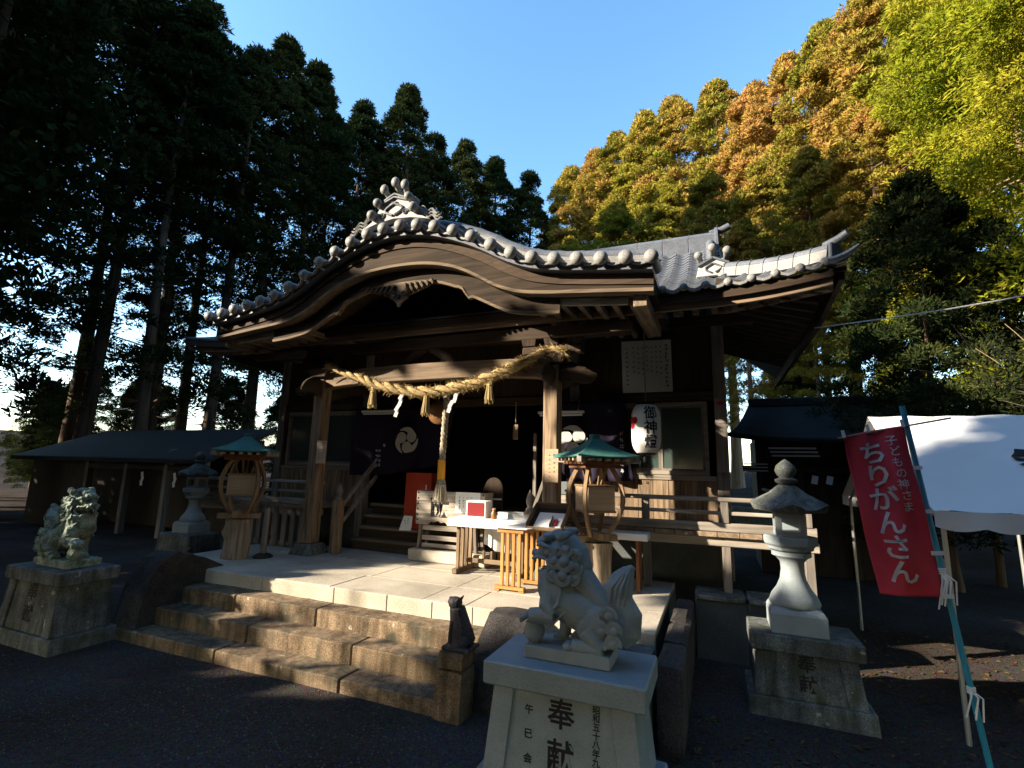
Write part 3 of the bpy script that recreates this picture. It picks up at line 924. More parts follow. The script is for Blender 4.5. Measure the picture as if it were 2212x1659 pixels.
# ------------------------------------------------------------------ porch pillars and beams
YP = 6.6
for sx in (-1, 1):
    px = CX + sx * 2.1
    p = MB().box(px, YP, (ZP + 0.17 + 3.62) / 2, 0.215, 0.215, 3.62 - ZP - 0.17).build('porch_pillar', MAT['wood_v'], HALL, 0.018)
    bs = MB().box(px, YP, ZP + 0.085, 0.46, 0.46, 0.17, taper=0.72).build('pillar_base_stone', MAT['granite_old'], HALL, 0.012)
    MB().box(px, YP, 3.69, 0.34, 0.34, 0.14, taper=1.25).build('bearing_block', MAT['wood_dark_v'], HALL, 0.01)
    MB().box(px, YP, 3.83, 0.9, 0.17, 0.13).build('bracket_arm', MAT['wood_dark_x'], HALL, 0.02)
    for k in (-1, 0, 1):
        MB().box(px + k * 0.34, YP, 3.95, 0.19, 0.19, 0.10, taper=1.2).build('small_block', MAT['wood_dark_v'], HALL, 0.006)
    # carved beam nose pointing outwards
    m = MB()
    pts = [(px + sx * (0.1 + 0.09 * t), YP, 3.42 + 0.06 * math.sin(t * 0.9) + 0.012 * t) for t in range(7)]
    m.tube(pts, [0.13, 0.135, 0.125, 0.11, 0.10, 0.075, 0.02], 10, flat=(0.6, 1.2))
    m.build('beam_nose', MAT['wood_dark_x'], HALL, smooth=50)
    m = MB()
    pts = [(px, YP - 0.1 - 0.08 * t, 3.42 + 0.05 * math.sin(t * 0.9)) for t in range(6)]
    m.tube(pts, [0.12, 0.125, 0.12, 0.10, 0.08, 0.02], 10, flat=(0.6, 1.2))
    m.build('beam_nose', MAT['wood_dark_y'], HALL, smooth=50)
    # curved tie beam back to the hall
    m = MB()
    pts = [(px, YP + 0.1 + 0.16 * t, 3.35 + 0.28 * math.sin(t / 8 * math.pi * 0.5)) for t in range(9)]
    m.tube(pts, 0.12, 8, flat=(0.7, 1.1))
    m.build('tie_beam', MAT['wood_dark_y'], HALL, smooth=50)
n = 20
lo = [(CX - 1.99 + 3.98 * i / n, 3.42 + 0.07 * (1 - (2 * i / n - 1) ** 4)) for i in range(n + 1)]
hi = [(CX - 1.99 + 3.98 * i / n, 3.71 + 0.05 * (1 - (2 * i / n - 1) ** 2)) for i in range(n + 1)]
rb = MB().band(lo, hi, YP - 0.09, YP + 0.09).build('rainbow_beam', MAT['wood_x'], HALL, 0.012)
for sx in (-1, 1):
    pts = [(CX + sx * (1.75 - 0.07 * t), YP - 0.092, 3.50 + 0.10 * math.sin(t * 0.42)) for t in range(8)]
    MB().tube(pts, [0.004, 0.012, 0.015, 0.015, 0.013, 0.01, 0.008, 0.003], 6).build('carved_brow', MAT['wood_dark_x'], rb)
# frog-leg strut over the beam and long purlin
m = MB()
for sx in (-1, 1):
    pts = [(CX + sx * (0.06 + 0.09 * t), YP, 4.05 - 0.05 * t - 0.004 * t * t) for t in range(6)]
    m.tube(pts, [0.10, 0.10, 0.09, 0.08, 0.07, 0.05], 8, flat=(0.5, 1))
m.build('frog_leg_strut', MAT['wood_dark_x'], HALL, smooth=50)
bx('porch_purlin', MAT['wood_dark_x'], HALL, CX - 3.2, CX + 3.2, YP - 0.1, YP + 0.1, 4.0, 4.18, 0.01)

# ------------------------------------------------------------------ hall body
YW = 7.85
XL, XR = CX - 4.3, CX + 4.3
ZD = 1.45
for i, x in enumerate([XL, XL + 2.2, XR - 2.2, XR]):
    bx('hall_post', MAT['wood_grey_v'], HALL, x - 0.085, x + 0.085, YW - 0.08, YW + 0.09, 0.68, 4.35, 0.012)
bx('head_rail', MAT['wood_dark_x'], HALL, XL + 0.09, XR - 0.09, YW - 0.055, YW + 0.06, 3.22, 3.36, 0.006)
bx('wall_plate', MAT['wood_dark_x'], HALL, XL - 0.5, XR + 0.5, YW - 0.07, YW + 0.07, 4.36, 4.52, 0.006)
bx('sill_rail', MAT['wood_grey_x'], HALL, XR - 2.11, XR - 0.09, YW - 0.05, YW + 0.05, 2.03, 2.10, 0.006)
bx('sill_rail', MAT['wood_grey_x'], HALL, XL + 0.09, XL + 2.11, YW - 0.05, YW + 0.05, 2.03, 2.10, 0.006)
# boards: low wall below the windows and dark frieze above
for (x0, x1) in ((XL + 0.09, XL + 2.11), (XR - 2.11, XR - 0.09)):
    nn = 9
    for k in range(nn):
        w = (x1 - x0) / nn
        bx('wall_board', MAT['wood_v'], HALL, x0 + k * w + 0.002, x0 + (k + 1) * w - 0.002, YW - 0.03 + random.uniform(-0.004, 0.004), YW + 0.03, 1.40, 2.03, 0.004)
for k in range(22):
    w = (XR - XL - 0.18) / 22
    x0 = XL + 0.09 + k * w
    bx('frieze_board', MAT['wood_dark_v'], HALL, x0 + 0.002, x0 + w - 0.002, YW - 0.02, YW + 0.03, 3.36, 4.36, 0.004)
# windows with frames
for s, (x0, x1) in enumerate(((XL + 0.2, XL + 2.0), (XR - 1.55, XR - 0.18))):
    w = MB()
    w.span(x0, x1, YW - 0.06, YW - 0.01, 2.105, 2.17)
    w.span(x0, x1, YW - 0.06, YW - 0.01, 3.14, 3.20)
    w.span(x0, x0 + 0.06, YW - 0.06, YW - 0.01, 2.171, 3.139)
    w.span(x1 - 0.06, x1, YW - 0.06, YW - 0.01, 2.171, 3.139)
    fr = w.build('window', MAT['wood_grey_x'], HALL, 0.004)
    mid = (x0 + x1) / 2
    for (a, c) in ((x0 + 0.061, mid - 0.002), (mid + 0.002, x1 - 0.061)):
        bx('pane', MAT['glass'], fr, a + 0.03, c - 0.03, YW - 0.03, YW - 0.022, 2.20, 3.11, 0)
        q = MB()
        q.span(a, a + 0.03, YW - 0.04, YW - 0.015, 2.172, 3.138).span(c - 0.03, c, YW - 0.04, YW - 0.015, 2.172, 3.138).span(a + 0.03, c - 0.03, YW - 0.04, YW - 0.015, 2.172, 2.2).span(a + 0.03, c - 0.03, YW - 0.04, YW - 0.015, 3.11, 3.138)
        q.build('sash', MAT['wood_grey_v'], fr)
bx('window_blind', MAT['paper_dim'], HALL, XR - 1.52, XR - 0.2, YW + 0.05, YW + 0.06, 2.11, 3.2, 0)
bx('side_panel', MAT['wood_dark_v'], HALL, XR - 2.11, XR - 1.56, YW - 0.03, YW + 0.03, 2.101, 3.219, 0.004)
bx('side_panel', MAT['wood_dark_v'], HALL, XL + 2.01, XL + 2.11, YW - 0.03, YW + 0.03, 2.101, 3.219, 0.004)
# narrow board on the corner post with a red mark
cb = bx('post_board', MAT['wood_grey_v'], HALL, XR - 0.075, XR + 0.082, YW - 0.1, YW - 0.081, 2.16, 3.24, 0.003)
MB().ell((XR + 0.0, YW - 0.102, 3.16), (0.05, 0.003, 0.028), None, 12, 6).build('red_mark', MAT['red_print'], cb)
# side and back walls, floor, ceiling of the dark interior
bx('side_wall', MAT['wood_dark_v'], HALL, XR - 0.02, XR + 0.03, YW + 0.1, 12.4, 0.68, 4.36, 0)
bx('side_wall', MAT['wood_dark_v'], HALL, XL - 0.03, XL + 0.02, YW + 0.1, 12.4, 0.68, 4.36, 0)
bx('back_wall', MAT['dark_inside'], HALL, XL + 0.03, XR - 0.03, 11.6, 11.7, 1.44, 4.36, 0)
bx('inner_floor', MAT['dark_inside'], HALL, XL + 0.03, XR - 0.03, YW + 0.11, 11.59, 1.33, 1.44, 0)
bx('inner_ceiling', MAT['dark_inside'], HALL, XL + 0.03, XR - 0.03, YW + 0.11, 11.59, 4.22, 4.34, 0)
for x in (XR - 2.95, XR - 2.78):
    bx('door_stile', MAT['wood_grey_v'], HALL, x, x + 0.055, YW + 0.05, YW + 0.1, 1.53, 2.75, 0.004)
bx('door_panel', MAT['door_panel'], HALL, XR - 2.72, XR - 2.2, YW + 0.06, YW + 0.09, 1.75, 2.2, 0.003)
bx('door_rail', MAT['wood_grey_x'], HALL, XR - 2.72, XR - 2.2, YW + 0.05, YW + 0.1, 1.53, 1.74, 0.003)

# ------------------------------------------------------------------ veranda
YD = 6.8
def veranda(x0, x1, posts, rail_to):
    k = 0
    x = x0
    while x < x1 - 0.05:
        w = min(random.uniform(0.22, 0.27), x1 - x)
        bx('deck_board', MAT['wood_y'], HALL, x + 0.003, x + w - 0.003, YD - 0.02 + random.uniform(-0.006, 0.006), YW - 0.09, ZD - 0.08, ZD - 0.02 + random.uniform(-0.003, 0.003), 0.004)
        x += w
    bx('deck_beam', MAT['wood_grey_x'], HALL, x0 - 0.04, x1 + 0.04, YD + 0.04, YD + 0.16, ZD - 0.195, ZD - 0.085, 0.008)
    bx('bottom_rail', MAT['wood_grey_x'], HALL, x0, x1 + 0.02, YD + 0.0, YD + 0.08, ZD - 0.015, ZD + 0.09, 0.006)
    bx('middle_rail', MAT['wood_grey_x'], HALL, x0, rail_to, YD + 0.015, YD + 0.065, 1.635, 1.68, 0.006)
    bx('top_rail', MAT['wood_grey_x'], HALL, x0, rail_to + 0.12, YD, YD + 0.08, 1.795, 1.85, 0.012)
    for p in posts:
        bx('rail_post', MAT['wood_grey_v'], HALL, p - 0.045, p + 0.045, YD - 0.012, YD + 0.092, ZD + 0.091, 1.794, 0.005)
        bx('floor_post', MAT['wood_grey_v'], HALL, p - 0.05, p + 0.05, YD + 0.05, YD + 0.15, 0.70, ZD - 0.196, 0.006)
veranda(-1.95, 1.05, [-1.85, -0.87, 0.09, 0.98], 0.98)
veranda(-9.42, -6.42, [-9.35, -8.4, -7.4, -6.5], -6.42)
bx('side_deck', MAT['wood_y'], HALL, XR + 0.04, 1.05, YW - 0.085, 12.3, ZD - 0.08, ZD - 0.02, 0.004)
bx('side_rail', MAT['wood_y'], HALL, 0.94, 1.02, YD + 0.1, 12.3, 1.795, 1.85, 0.01)
bx('side_rail', MAT['wood_y'], HALL, 0.955, 1.005, YD + 0.1, 12.3, 1.635, 1.68, 0.01)
bx('side_deck_beam', MAT['wood_y'], HALL, 0.86, 0.98, YD + 0.161, 12.3, ZD - 0.195, ZD - 0.085, 0.008)
bx('foundation_panel', MAT['wall_concrete'], HALL, XR - 2.2, XR + 0.0, YW - 0.02, YW + 0.04, 0.0, 1.42, 0)
bx('foundation_panel', MAT['wall_concrete'], HALL, XL, XL + 2.2, YW - 0.02, YW + 0.04, 0.0, 1.42, 0)

# wooden stairs up to the hall, with capped newel posts
st = HALL
for k in range(4):
    z = ZP + 0.19 * (k + 1)
    y = 7.34 + 0.16 * k
    bx('stair_tread', MAT['wood_x'], HALL, CX - 1.85, CX + 1.85, y - 0.03, y + 0.22, z - 0.05, z, 0.008)
    bx('stair_riser', MAT['wood_dark_x'], HALL, CX - 1.83, CX + 1.83, y, y + 0.03, z - 0.19, z - 0.052, 0.002)
for sx in (-1, 1):
    x = CX + sx * 1.72
    nw = MB().box(x, 6.78, (ZP + 1.55) / 2, 0.15, 0.15, 1.55 - ZP).build('newel_post', MAT['wood_v'], HALL, 0.012)
    MB().lathe([(0.06, 0), (0.062, 0.03), (0.035, 0.06), (0.05, 0.1), (0.06, 0.15), (0.045, 0.21), (0.015, 0.27), (0.004, 0.3)], (x, 6.78, 1.55), 14).build('newel_cap', MAT['wood_grey_v'], nw, smooth=60)
    for h in (0.32, 0.62):
        MB().beam((x, 6.86, 0.85 + h), (x, 7.75, 1.62 + h), 0.06, 0.07).build('stair_rail', MAT['wood_grey_v'], HALL, 0.006)
# ------------------------------------------------------------------ main roof: hipped-gable, tiled
EY, EXR, EXL = 6.4, 1.52, CX - 5.71
def fz(d):
    return 4.46 + 0.42 * d + 0.045 * d * d
def sori(x, y):
    """upturn towards the corners"""
    c = max(0.0, 1 - (EXR - x) / 1.6) if x > CX else max(0.0, 1 - (x - EXL) / 1.6)
    dy = max(0.0, 1 - (y - EY) / 1.6)
    return 0.17 * (c ** 2) * (dy ** 1.0)
RIDGE_Y = 9.95
GX = 0.22
def zroof(x, y):
    dy = y - EY
    dx = (EXR - x) if x > CX else (x - EXL)
    lim = EXR - GX
    if dx < lim and dx < dy:
        return fz(dx) + sori(x, y)
    return fz(dy) + sori(x, y)
# shell (below the tiles)
def shell(name, mat, xs, ys, dz, th):
    vs, fs = [], []
    nx, ny = len(xs), len(ys)
    for y in ys:
        for x in xs:
            vs.append((x, y, zroof(x, y) + dz))
    for y in ys:
        for x in xs:
            vs.append((x, y, zroof(x, y) + dz - th))
    o = nx * ny
    for j in range(ny - 1):
        for i in range(nx - 1):
            a = j * nx + i
            fs.append((a, a + 1, a + nx + 1, a + nx))
            fs.append((o + a, o + a + nx, o + a + nx + 1, o + a + 1))
    for i in range(nx - 1):
        fs.append((i, o + i, o + i + 1, i + 1))
        a = (ny - 1) * nx + i
        fs.append((a, a + 1, o + a + 1, o + a))
    for j in range(ny - 1):
        a = j * nx
        fs.append((a, a + nx, o + a + nx, o + a))
        a = j * nx + nx - 1
        fs.append((a, o + a, o + a + nx, a + nx))
    return MB().add(vs, fs).build(name, mat, HALL, smooth=30)
xs = [EXL + (EXR - EXL) * i / 60 for i in range(61)]
shell('roof_boarding', MAT['wood_dark_y'], xs, [EY + 0.06 + (RIDGE_Y - EY - 0.06) * i / 16 for i in range(17)], -0.055, 0.05)
shell('roof_slope', MAT['tile'], [x for x in xs if x < -0.8], [EY + 0.02 + (RIDGE_Y - EY - 0.02) * i / 16 for i in range(17)], 0.0, 0.03)
# rear slope and side slope at the back, plain
m = MB()
m.add([(EXL, RIDGE_Y, fz(RIDGE_Y - EY)), (GX, RIDGE_Y, fz(RIDGE_Y - EY)), (GX, 13.6, 4.5), (EXL, 13.6, 4.5)], [(0, 1, 2, 3)])
m.add([(GX, RIDGE_Y - 1.3, fz(1.3) - 0.03), (EXR, RIDGE_Y - 1.3, 4.5), (EXR, 13.6, 4.5), (GX, 12.0, fz(1.3) - 0.03)], [(0, 1, 2, 3)])
m.build('rear_slope', MAT['tile'], HALL)
m = MB().prism([(EY + 1.32, fz(1.25)), (RIDGE_Y, fz(RIDGE_Y - EY) - 0.05), (12.2, fz(1.25))], GX - 0.3, GX - 0.24, 'yz')
m.build('gable_wall', MAT['wood_dark_v'], HALL)

# wavy tiles one by one on the part of the slope that shows
TW, TL = 0.262, 0.235
nseg = 8
poly = []
for i in range(nseg + 1):
    t = i / nseg
    poly.append((-TW / 2 + TW * t, 0.026 * math.cos(2 * math.pi * t) ))
tilev = []
for (y, dz) in ((0, 0.022), (TL + 0.03, 0.0)):
    tilev += [(x, y, z + dz) for x, z in poly]
for (y, dz) in ((0, 0.0),):
    tilev += [(x, y, z + dz) for x, z in poly]
n1 = nseg + 1
fs = [(i, i + 1, n1 + i + 1, n1 + i) for i in range(nseg)] + [(2 * n1 + i, 2 * n1 + i + 1, i + 1, i) for i in range(nseg)]
tme = bpy.data.meshes.new('roof_tile')
tme.from_pydata(tilev, [], fs)
for p in tme.polygons:
    p.use_smooth = p.index < nseg
cols = 9
col_x = [-0.80 + TW * (i + 0.5) for i in range(cols)]
dens = 0
for ci, x in enumerate(col_x):
    y = EY
    while y < RIDGE_Y - 0.1:
        d = y - EY
        sl = 0.42 + 0.09 * d
        step = TL / math.sqrt(1 + sl * sl)
        hipd = EXR - x
        if d > hipd - 0.05 and x > GX - 0.02:
            break
        z0, z1 = zroof(x, y), zroof(x, y + step)
        jj = random.uniform(-0.004, 0.004)
        tilt = (zroof(x + 0.1, y) - zroof(x - 0.1, y)) / 0.2 if x < 1.3 else 0
        link('roof_tile', tme, MAT['tile'], HALL, Matrix.Translation((x, y - 0.01, z0 + 0.015 + jj)) @ Matrix.Rotation(math.atan2(z1 - z0, step), 4, 'X') @ Matrix.Rotation(-math.atan(max(-0.2, min(0.3, tilt))) * (1 if d < 1.2 else 0), 4, 'Y'))
        y += step
# eave tiles: curved lips and round ends
lip = MB().prism([(-0.115, 0.035), (-0.07, -0.015), (0, -0.035), (0.07, -0.015), (0.115, 0.035), (0.1, 0.05), (0.05, 0.012), (0, 0), (-0.05, 0.012), (-0.1, 0.05)], 0, 0.06).mesh('eave_tile', smooth=30)
for x in col_x:
    link('eave_tile', lip, MAT['tile_pale'], HALL, Matrix.Translation((x, EY - 0.055, zroof(x, EY) - 0.005)))
    link('eave_tile_cap', mc, MAT['tile'], HALL, Matrix.Translation((x - TW / 2, EY - 0.05, zroof(x - TW / 2, EY) + 0.03)) @ Matrix.Scale(0.62, 4))
# upturned corner tile
pts = [(EXR - 0.22 + 0.055 * t, EY - 0.06 + 0.0 * t, zroof(EXR - 0.1, EY) + 0.0 + 0.004 * t * t) for t in range(7)]
MB().tube(pts, [0.05, 0.052, 0.052, 0.05, 0.046, 0.04, 0.03], 9, flat=(1, 0.75)).build('corner_tile', MAT['tile_pale'], HALL, smooth=50)
# hip ridge: stacked flat courses and roll tiles, rising to the corner
def hip_pt(t, dz):
    a = (GX - 0.08, EY + (EXR - GX) + 0.02)
    b_ = (EXR - 0.12, EY + 0.14)
    x, y = a[0] + (b_[0] - a[0]) * t, a[1] + (b_[1] - a[1]) * t
    return (x, y, zroof(x, y) + dz - 0.02 + 0.03 * t * t)
ns = 8
for c, (dz, w, h) in enumerate([(0.045, 0.19, 0.045), (0.092, 0.17, 0.045), (0.139, 0.15, 0.045)]):
    for i in range(ns):
        MB().beam(hip_pt(i / ns + 0.002, dz), hip_pt((i + 1) / ns - 0.004, dz), w, h).build('hip_course_tile', MAT['tile_pale'], HALL)
for i in range(ns):
    MB().tube([hip_pt(i / ns, 0.185), hip_pt((i + 0.9) / ns, 0.185), hip_pt((i + 0.92) / ns, 0.185), hip_pt((i + 1) / ns, 0.185)], [0.06, 0.06, 0.072, 0.072], 10).build('hip_roll_tile', MAT['tile'], HALL, smooth=40)
e = hip_pt(1.0, 0.12)
ho = MB().box(e[0] + 0.03, e[1] - 0.03, e[2] - 0.01, 0.05, 0.22, 0.24, (0, 0, R(-45)), 0.8).build('hip_end_plate', MAT['tile'], HALL, 0.01)
MB().tube([(e[0] - 0.05, e[1] + 0.05, e[2] + 0.12), (e[0] + 0.07, e[1] - 0.07, e[2] + 0.14), (e[0] + 0.15, e[1] - 0.15, e[2] + 0.18)], [0.05, 0.05, 0.04], 10).build('hip_end_roll', MAT['tile'], ho, smooth=40)
# descending ridge towards the front, ending in a small ornament
def dsc(t, dz):
    y = EY + 1.30 + (RIDGE_Y - EY - 1.30) * t
    return (GX - 0.12, y, zroof(GX - 0.12, y) + dz)
for i in range(10):
    for (dz, w) in ((0.05, 0.2), (0.11, 0.17)):
        MB().beam(dsc(i / 10 + 0.004, dz), dsc((i + 1) / 10 - 0.004, dz), w, 0.055).build('descending_course_tile', MAT['tile'], HALL)
    MB().tube([dsc(i / 10, 0.17), dsc((i + 0.9) / 10, 0.17), dsc((i + 1) / 10, 0.175)], [0.075, 0.075, 0.088], 10).build('descending_roll_tile', MAT['tile'], HALL, smooth=40)
dx, dy, dz = dsc(0, 0)
dor = MB().prism([(dx - 0.24, dz - 0.02), (dx + 0.24, dz - 0.02), (dx + 0.2, dz + 0.14), (dx + 0.08, dz + 0.25), (dx - 0.08, dz + 0.25), (dx - 0.2, dz + 0.14)], dy - 0.14, dy - 0.06).build('descending_end_plate', MAT['plaster'], HALL, 0.008)
for sx in (-1, 1):
    pts = [(dx + sx * (0.03 + 0.08 * math.sin(t * 0.5)), dy - 0.15, dz + 0.03 + 0.02 * t) for t in range(8)]
    MB().tube(pts, 0.016, 6).build('scroll_relief', MAT['tile'], dor, smooth=40)
    MB().beam((dx, dy - 0.15, dz + 0.26), (dx + sx * 0.22, dy - 0.15, dz + 0.15), 0.05, 0.03).build('plate_moulding', MAT['tile'], dor)
for (ax, az) in ((-0.2, 0.30), (0.0, 0.40), (0.2, 0.33)):
    MB().ell((dx + ax, dy - 0.2, dz + az), (0.062, 0.05, 0.062), None, 12, 8).tube([(dx + ax, dy - 0.18, dz + az), (dx + ax * 0.7, dy + 0.1, dz + az - 0.12)], 0.045, 10).build('top_knob', MAT['tile_pale'], dor, smooth=40)
# main ridge: tall stack with end plate
zr = fz(RIDGE_Y - EY)
for k in range(14):
    x0, x1 = -6.8 + k * 0.5, -6.8 + (k + 1) * 0.5 - 0.004
    bx('ridge_block', MAT['tile'], HALL, x0, x1, RIDGE_Y - 0.13, RIDGE_Y + 0.13, zr - 0.12, zr + 0.24, 0.01)
    MB().tube([(x0, RIDGE_Y, zr + 0.28), (x1, RIDGE_Y, zr + 0.28)], 0.085, 10).build('ridge_roll', MAT['tile'], HALL, smooth=40)
re_ = MB().box(0.22, RIDGE_Y, zr + 0.08, 0.08, 0.46, 0.62, None, 0.75).build('ridge_end_plate', MAT['tile'], HALL, 0.01)
MB().tube([(0.1, RIDGE_Y, zr + 0.34), (0.3, RIDGE_Y, zr + 0.38), (0.46, RIDGE_Y, zr + 0.45)], 0.07, 10).build('ridge_end_roll', MAT['tile'], re_, smooth=40)
for i in range(5):
    MB().beam((0.12 + 0.0 * i, RIDGE_Y - 0.2 - 0.42 * i, zr - 0.1 - 0.33 * i), (0.12, RIDGE_Y - 0.2 - 0.42 * (i + 1), zr - 0.1 - 0.33 * (i + 1)), 0.3, 0.05).build('gable_tile', MAT['tile'], HALL)

# eave boards, rafters and hip rafter
ex = [EXL + 0.15 + (EXR - 0.3 - EXL) * i / 50 for i in range(51)]
MB().band([(x, zroof(x, EY) - 0.15) for x in ex], [(x, zroof(x, EY) - 0.045) for x in ex], EY + 0.0, EY + 0.06).build('eave_board', MAT['wood_dark_x'], HALL, smooth=30)
MB().band([(x, zroof(x, EY) - 0.235) for x in ex], [(x, zroof(x, EY) - 0.155) for x in ex], EY + 0.06, EY + 0.12).build('eave_lath', MAT['wood_x'], HALL, smooth=30)
x = -0.62
while x < 1.2:
    z = zroof(x, EY) - 0.20
    MB().beam((x, EY + 0.13, z - 0.055), (x, YW, z + 0.33), 0.07, 0.08).build('rafter', MAT['wood_y'], HALL, 0.004)
    x += 0.235
x = EXL + 0.4
while x < -7.9:
    z = zroof(x, EY) - 0.20
    MB().beam((x, EY + 0.13, z - 0.055), (x, YW, z + 0.33), 0.07, 0.08).build('rafter', MAT['wood_y'], HALL, 0.004)
    x += 0.235
MB().beam((EXR - 0.16, EY + 0.16, zroof(EXR - .1, EY + .1) - 0.24), (XR, YW, 4.62), 0.15, 0.17).build('hip_rafter', MAT['wood_x'], HALL, 0.01)
for k in range(16):
    y = EY + 0.25 + k * 0.26
    MB().beam((EXR - 0.22, y, 4.24 + 0.16 * max(0, 1 - (y - EY) / 1.6) ** 2), (XR, y, 4.62), 0.07, 0.08).build('side_rafter', MAT['wood_dark_x'], HALL, 0.004)
eys = [EY + 0.1 + 0.4 * i for i in range(18)]
for i in range(17):
    za, zb_ = fz(0) + sori(EXR, eys[i]), fz(0) + sori(EXR, eys[i + 1])
    MB().beam((EXR - 0.05, eys[i], za - 0.13), (EXR - 0.05, eys[i + 1], zb_ - 0.13), 0.06, 0.15).build('side_eave_board', MAT['wood_dark_y'], HALL)
# ------------------------------------------------------------------ straw rope across the porch
ROPE = [(-6.12, 6.44, 3.80), (-5.95, 6.42, 3.76), (-5.608, 6.42, 3.63), (-5.301, 6.42, 3.534), (-5.035, 6.42, 3.43), (-4.717, 6.42, 3.363), (-4.41, 6.42, 3.30), (-4.028, 6.42, 3.273), (-3.663, 6.42, 3.309), (-3.285, 6.42, 3.367), (-2.948, 6.42, 3.472), (-2.671, 6.42, 3.577), (-2.425, 6.42, 3.668), (-2.185, 6.42, 3.775), (-1.98, 6.42, 3.80), (-1.80, 6.46, 3.72)]
rope = thing('straw_rope', (-4.03, 6.42, 3.2), 'thick twisted straw rope strung between the porch pillars', 'straw rope')
def along(path, t):
    n = len(path) - 1
    f = min(max(t, 0), 0.99999) * n
    i = int(f)
    f -= i
    p0, p1, p2, p3 = [Vector(path[max(0, min(n, i + k))]) for k in (-1, 0, 1, 2)]
    return 0.5 * ((2 * p1) + (p2 - p0) * f + (2 * p0 - 5 * p1 + 4 * p2 - p3) * f * f + (3 * p1 - p0 - 3 * p2 + p3) * f ** 3)
for s_ in range(3):
    pts, rad = [], []
    for i in range(150):
        t = i / 149
        p = along(ROPE, t)
        w = (0.018 + 0.026 * math.sin(math.pi * t) ** 0.7) * (1 + 0.08 * math.sin(t * 61))
        a = t * 46 + s_ * 2.094
        pts.append(p + Vector((0.3 * w * math.cos(a), w * math.cos(a), w * math.sin(a))))
        rad.append(w * 1.05 * random.uniform(0.95, 1.06))
    MB().tube(pts, rad, 7).build('strand', MAT['rope'], rope, smooth=60)
m = MB()
for i in range(2600):
    t = min(0.97, max(0.03, random.gauss(0.58, 0.22)))
    p = along(ROPE, t)
    w = 0.05
    a = random.uniform(0, 6.28)
    q = p + Vector((0, math.cos(a) * w, math.sin(a) * w))
    d = Vector((random.choice((-1, 1)) * random.uniform(0.3, 1), math.cos(a) * 0.6, math.sin(a) * 0.6 + random.uniform(-0.2, 0.5))).normalized() * random.uniform(0.03, 0.11)
    m.tube([q, q + d * 0.5, q + d + Vector((0, 0, -0.01))], [0.004, 0.0035, 0.0015], 3, cap=False)
o = m.build('frayed_straw', MAT['rope'], rope)
o['kind'] = 'stuff'
def tassel(par, top, length, r, mat, n=60, name='straw_tassel'):
    m = MB()
    x, y, z = top
    m.tube([(x, y, z), (x, y, z - length * 0.25), (x, y, z - length * 0.9)], [r * 0.45, r * 0.55, r * 0.85], 10)
    for i in range(n):
        a = random.uniform(0, 6.28)
        rr = random.uniform(0.55, 1.05) * r
        k = random.uniform(0.85, 1.08)
        m.tube([(x + math.cos(a) * rr * 0.5, y + math.sin(a) * rr * 0.5, z - length * 0.1), (x + math.cos(a) * rr * 0.6, y + math.sin(a) * rr * 0.6, z - length * 0.35), (x + math.cos(a) * rr, y + math.sin(a) * rr, z - length * k)], [0.007, 0.006, 0.004], 4, cap=False)
    o = m.build(name, mat, par, smooth=60)
    m = MB()
    m.lathe([(r * 0.62, -0.012), (r * 0.68, 0), (r * 0.62, 0.012)], (x, y, z - length * 0.28), 10)
    m.build('binding', mat, o)
    return o
for (x, zt_, zb_) in ((-5.06, 3.40, 3.06), (-4.05, 3.25, 2.91), (-2.99, 3.43, 3.08)):
    tassel(rope, (x, 6.40, zt_), zt_ - zb_, 0.075, MAT['straw_v'])
for (x0, z0, x1, z1) in ((-4.51, 3.26, -4.65, 2.91), (-3.525, 3.27, -3.72, 2.97)):
    m = MB()
    for k in range(4):
        t = k / 4
        xa, za = x0 + (x1 - x0) * t + (0.02 if k % 2 else 0), z0 + (z1 - z0) * t
        m.box(xa, 6.39 + 0.006 * k, za - 0.045, 0.055, 0.003, 0.11, (0, R(18 if k % 2 else 30), R(15)))
    m.build('paper_streamer', MAT['paper'], rope)

# ------------------------------------------------------------------ bell rope, gong, hanging bits
br = thing('bell_rope', (-3.89, 6.7, 1.66), 'twisted bell rope with yellow grip and hemp tassel before the offering box', 'bell rope')
for s_ in range(3):
    pts = []
    for i in range(90):
        t = i / 89
        a = t * 40 + s_ * 2.094
        pts.append((-3.85 - 0.05 * t + 0.026 * math.cos(a), 6.7 + 0.026 * math.sin(a), 3.75 - 1.52 * t))
    MB().tube(pts, 0.028, 6).build('strand', MAT['hemp'], br, smooth=60)
MB().lathe([(0.062, 0), (0.062, 0.30)], (-3.905, 6.7, 1.95), 6, rot=0.3).build('yellow_grip', MAT['yellow'], br, 0.004)
tassel(br, (-3.90, 6.7, 1.97), 0.36, 0.12, MAT['hemp'], 90, 'hemp_tassel')
gg = thing('hanging_gong', (-4.3, 7.2, 2.9), 'dark brass gong hanging behind the straw rope', 'gong')
MB().lathe([(0.001, -0.07), (0.15, -0.06), (0.20, -0.02), (0.20, 0.02), (0.15, 0.06), (0.001, 0.07)], (-4.3, 7.2, 3.05), 20, axis=Matrix.Rotation(R(90), 3, 'X')).build('gong_body', MAT['brass'], gg, smooth=50)
MB().tube([(-4.3, 7.2, 3.24), (-4.3, 7.2, 4.2)], 0.012, 6).build('hanger', MAT['hemp'], gg)
wt = thing('wooden_tag', (-2.93, 7.3, 2.6), 'small wooden tag hanging in the dark doorway', 'tag')
MB().box(-2.93, 7.3, 2.72, 0.09, 0.014, 0.24).build('tag_board', MAT['wood_v'], wt, 0.003)
MB().tube([(-2.93, 7.3, 2.84), (-2.93, 7.3, 3.2)], 0.006, 5).build('cord', MAT['hemp'], wt)
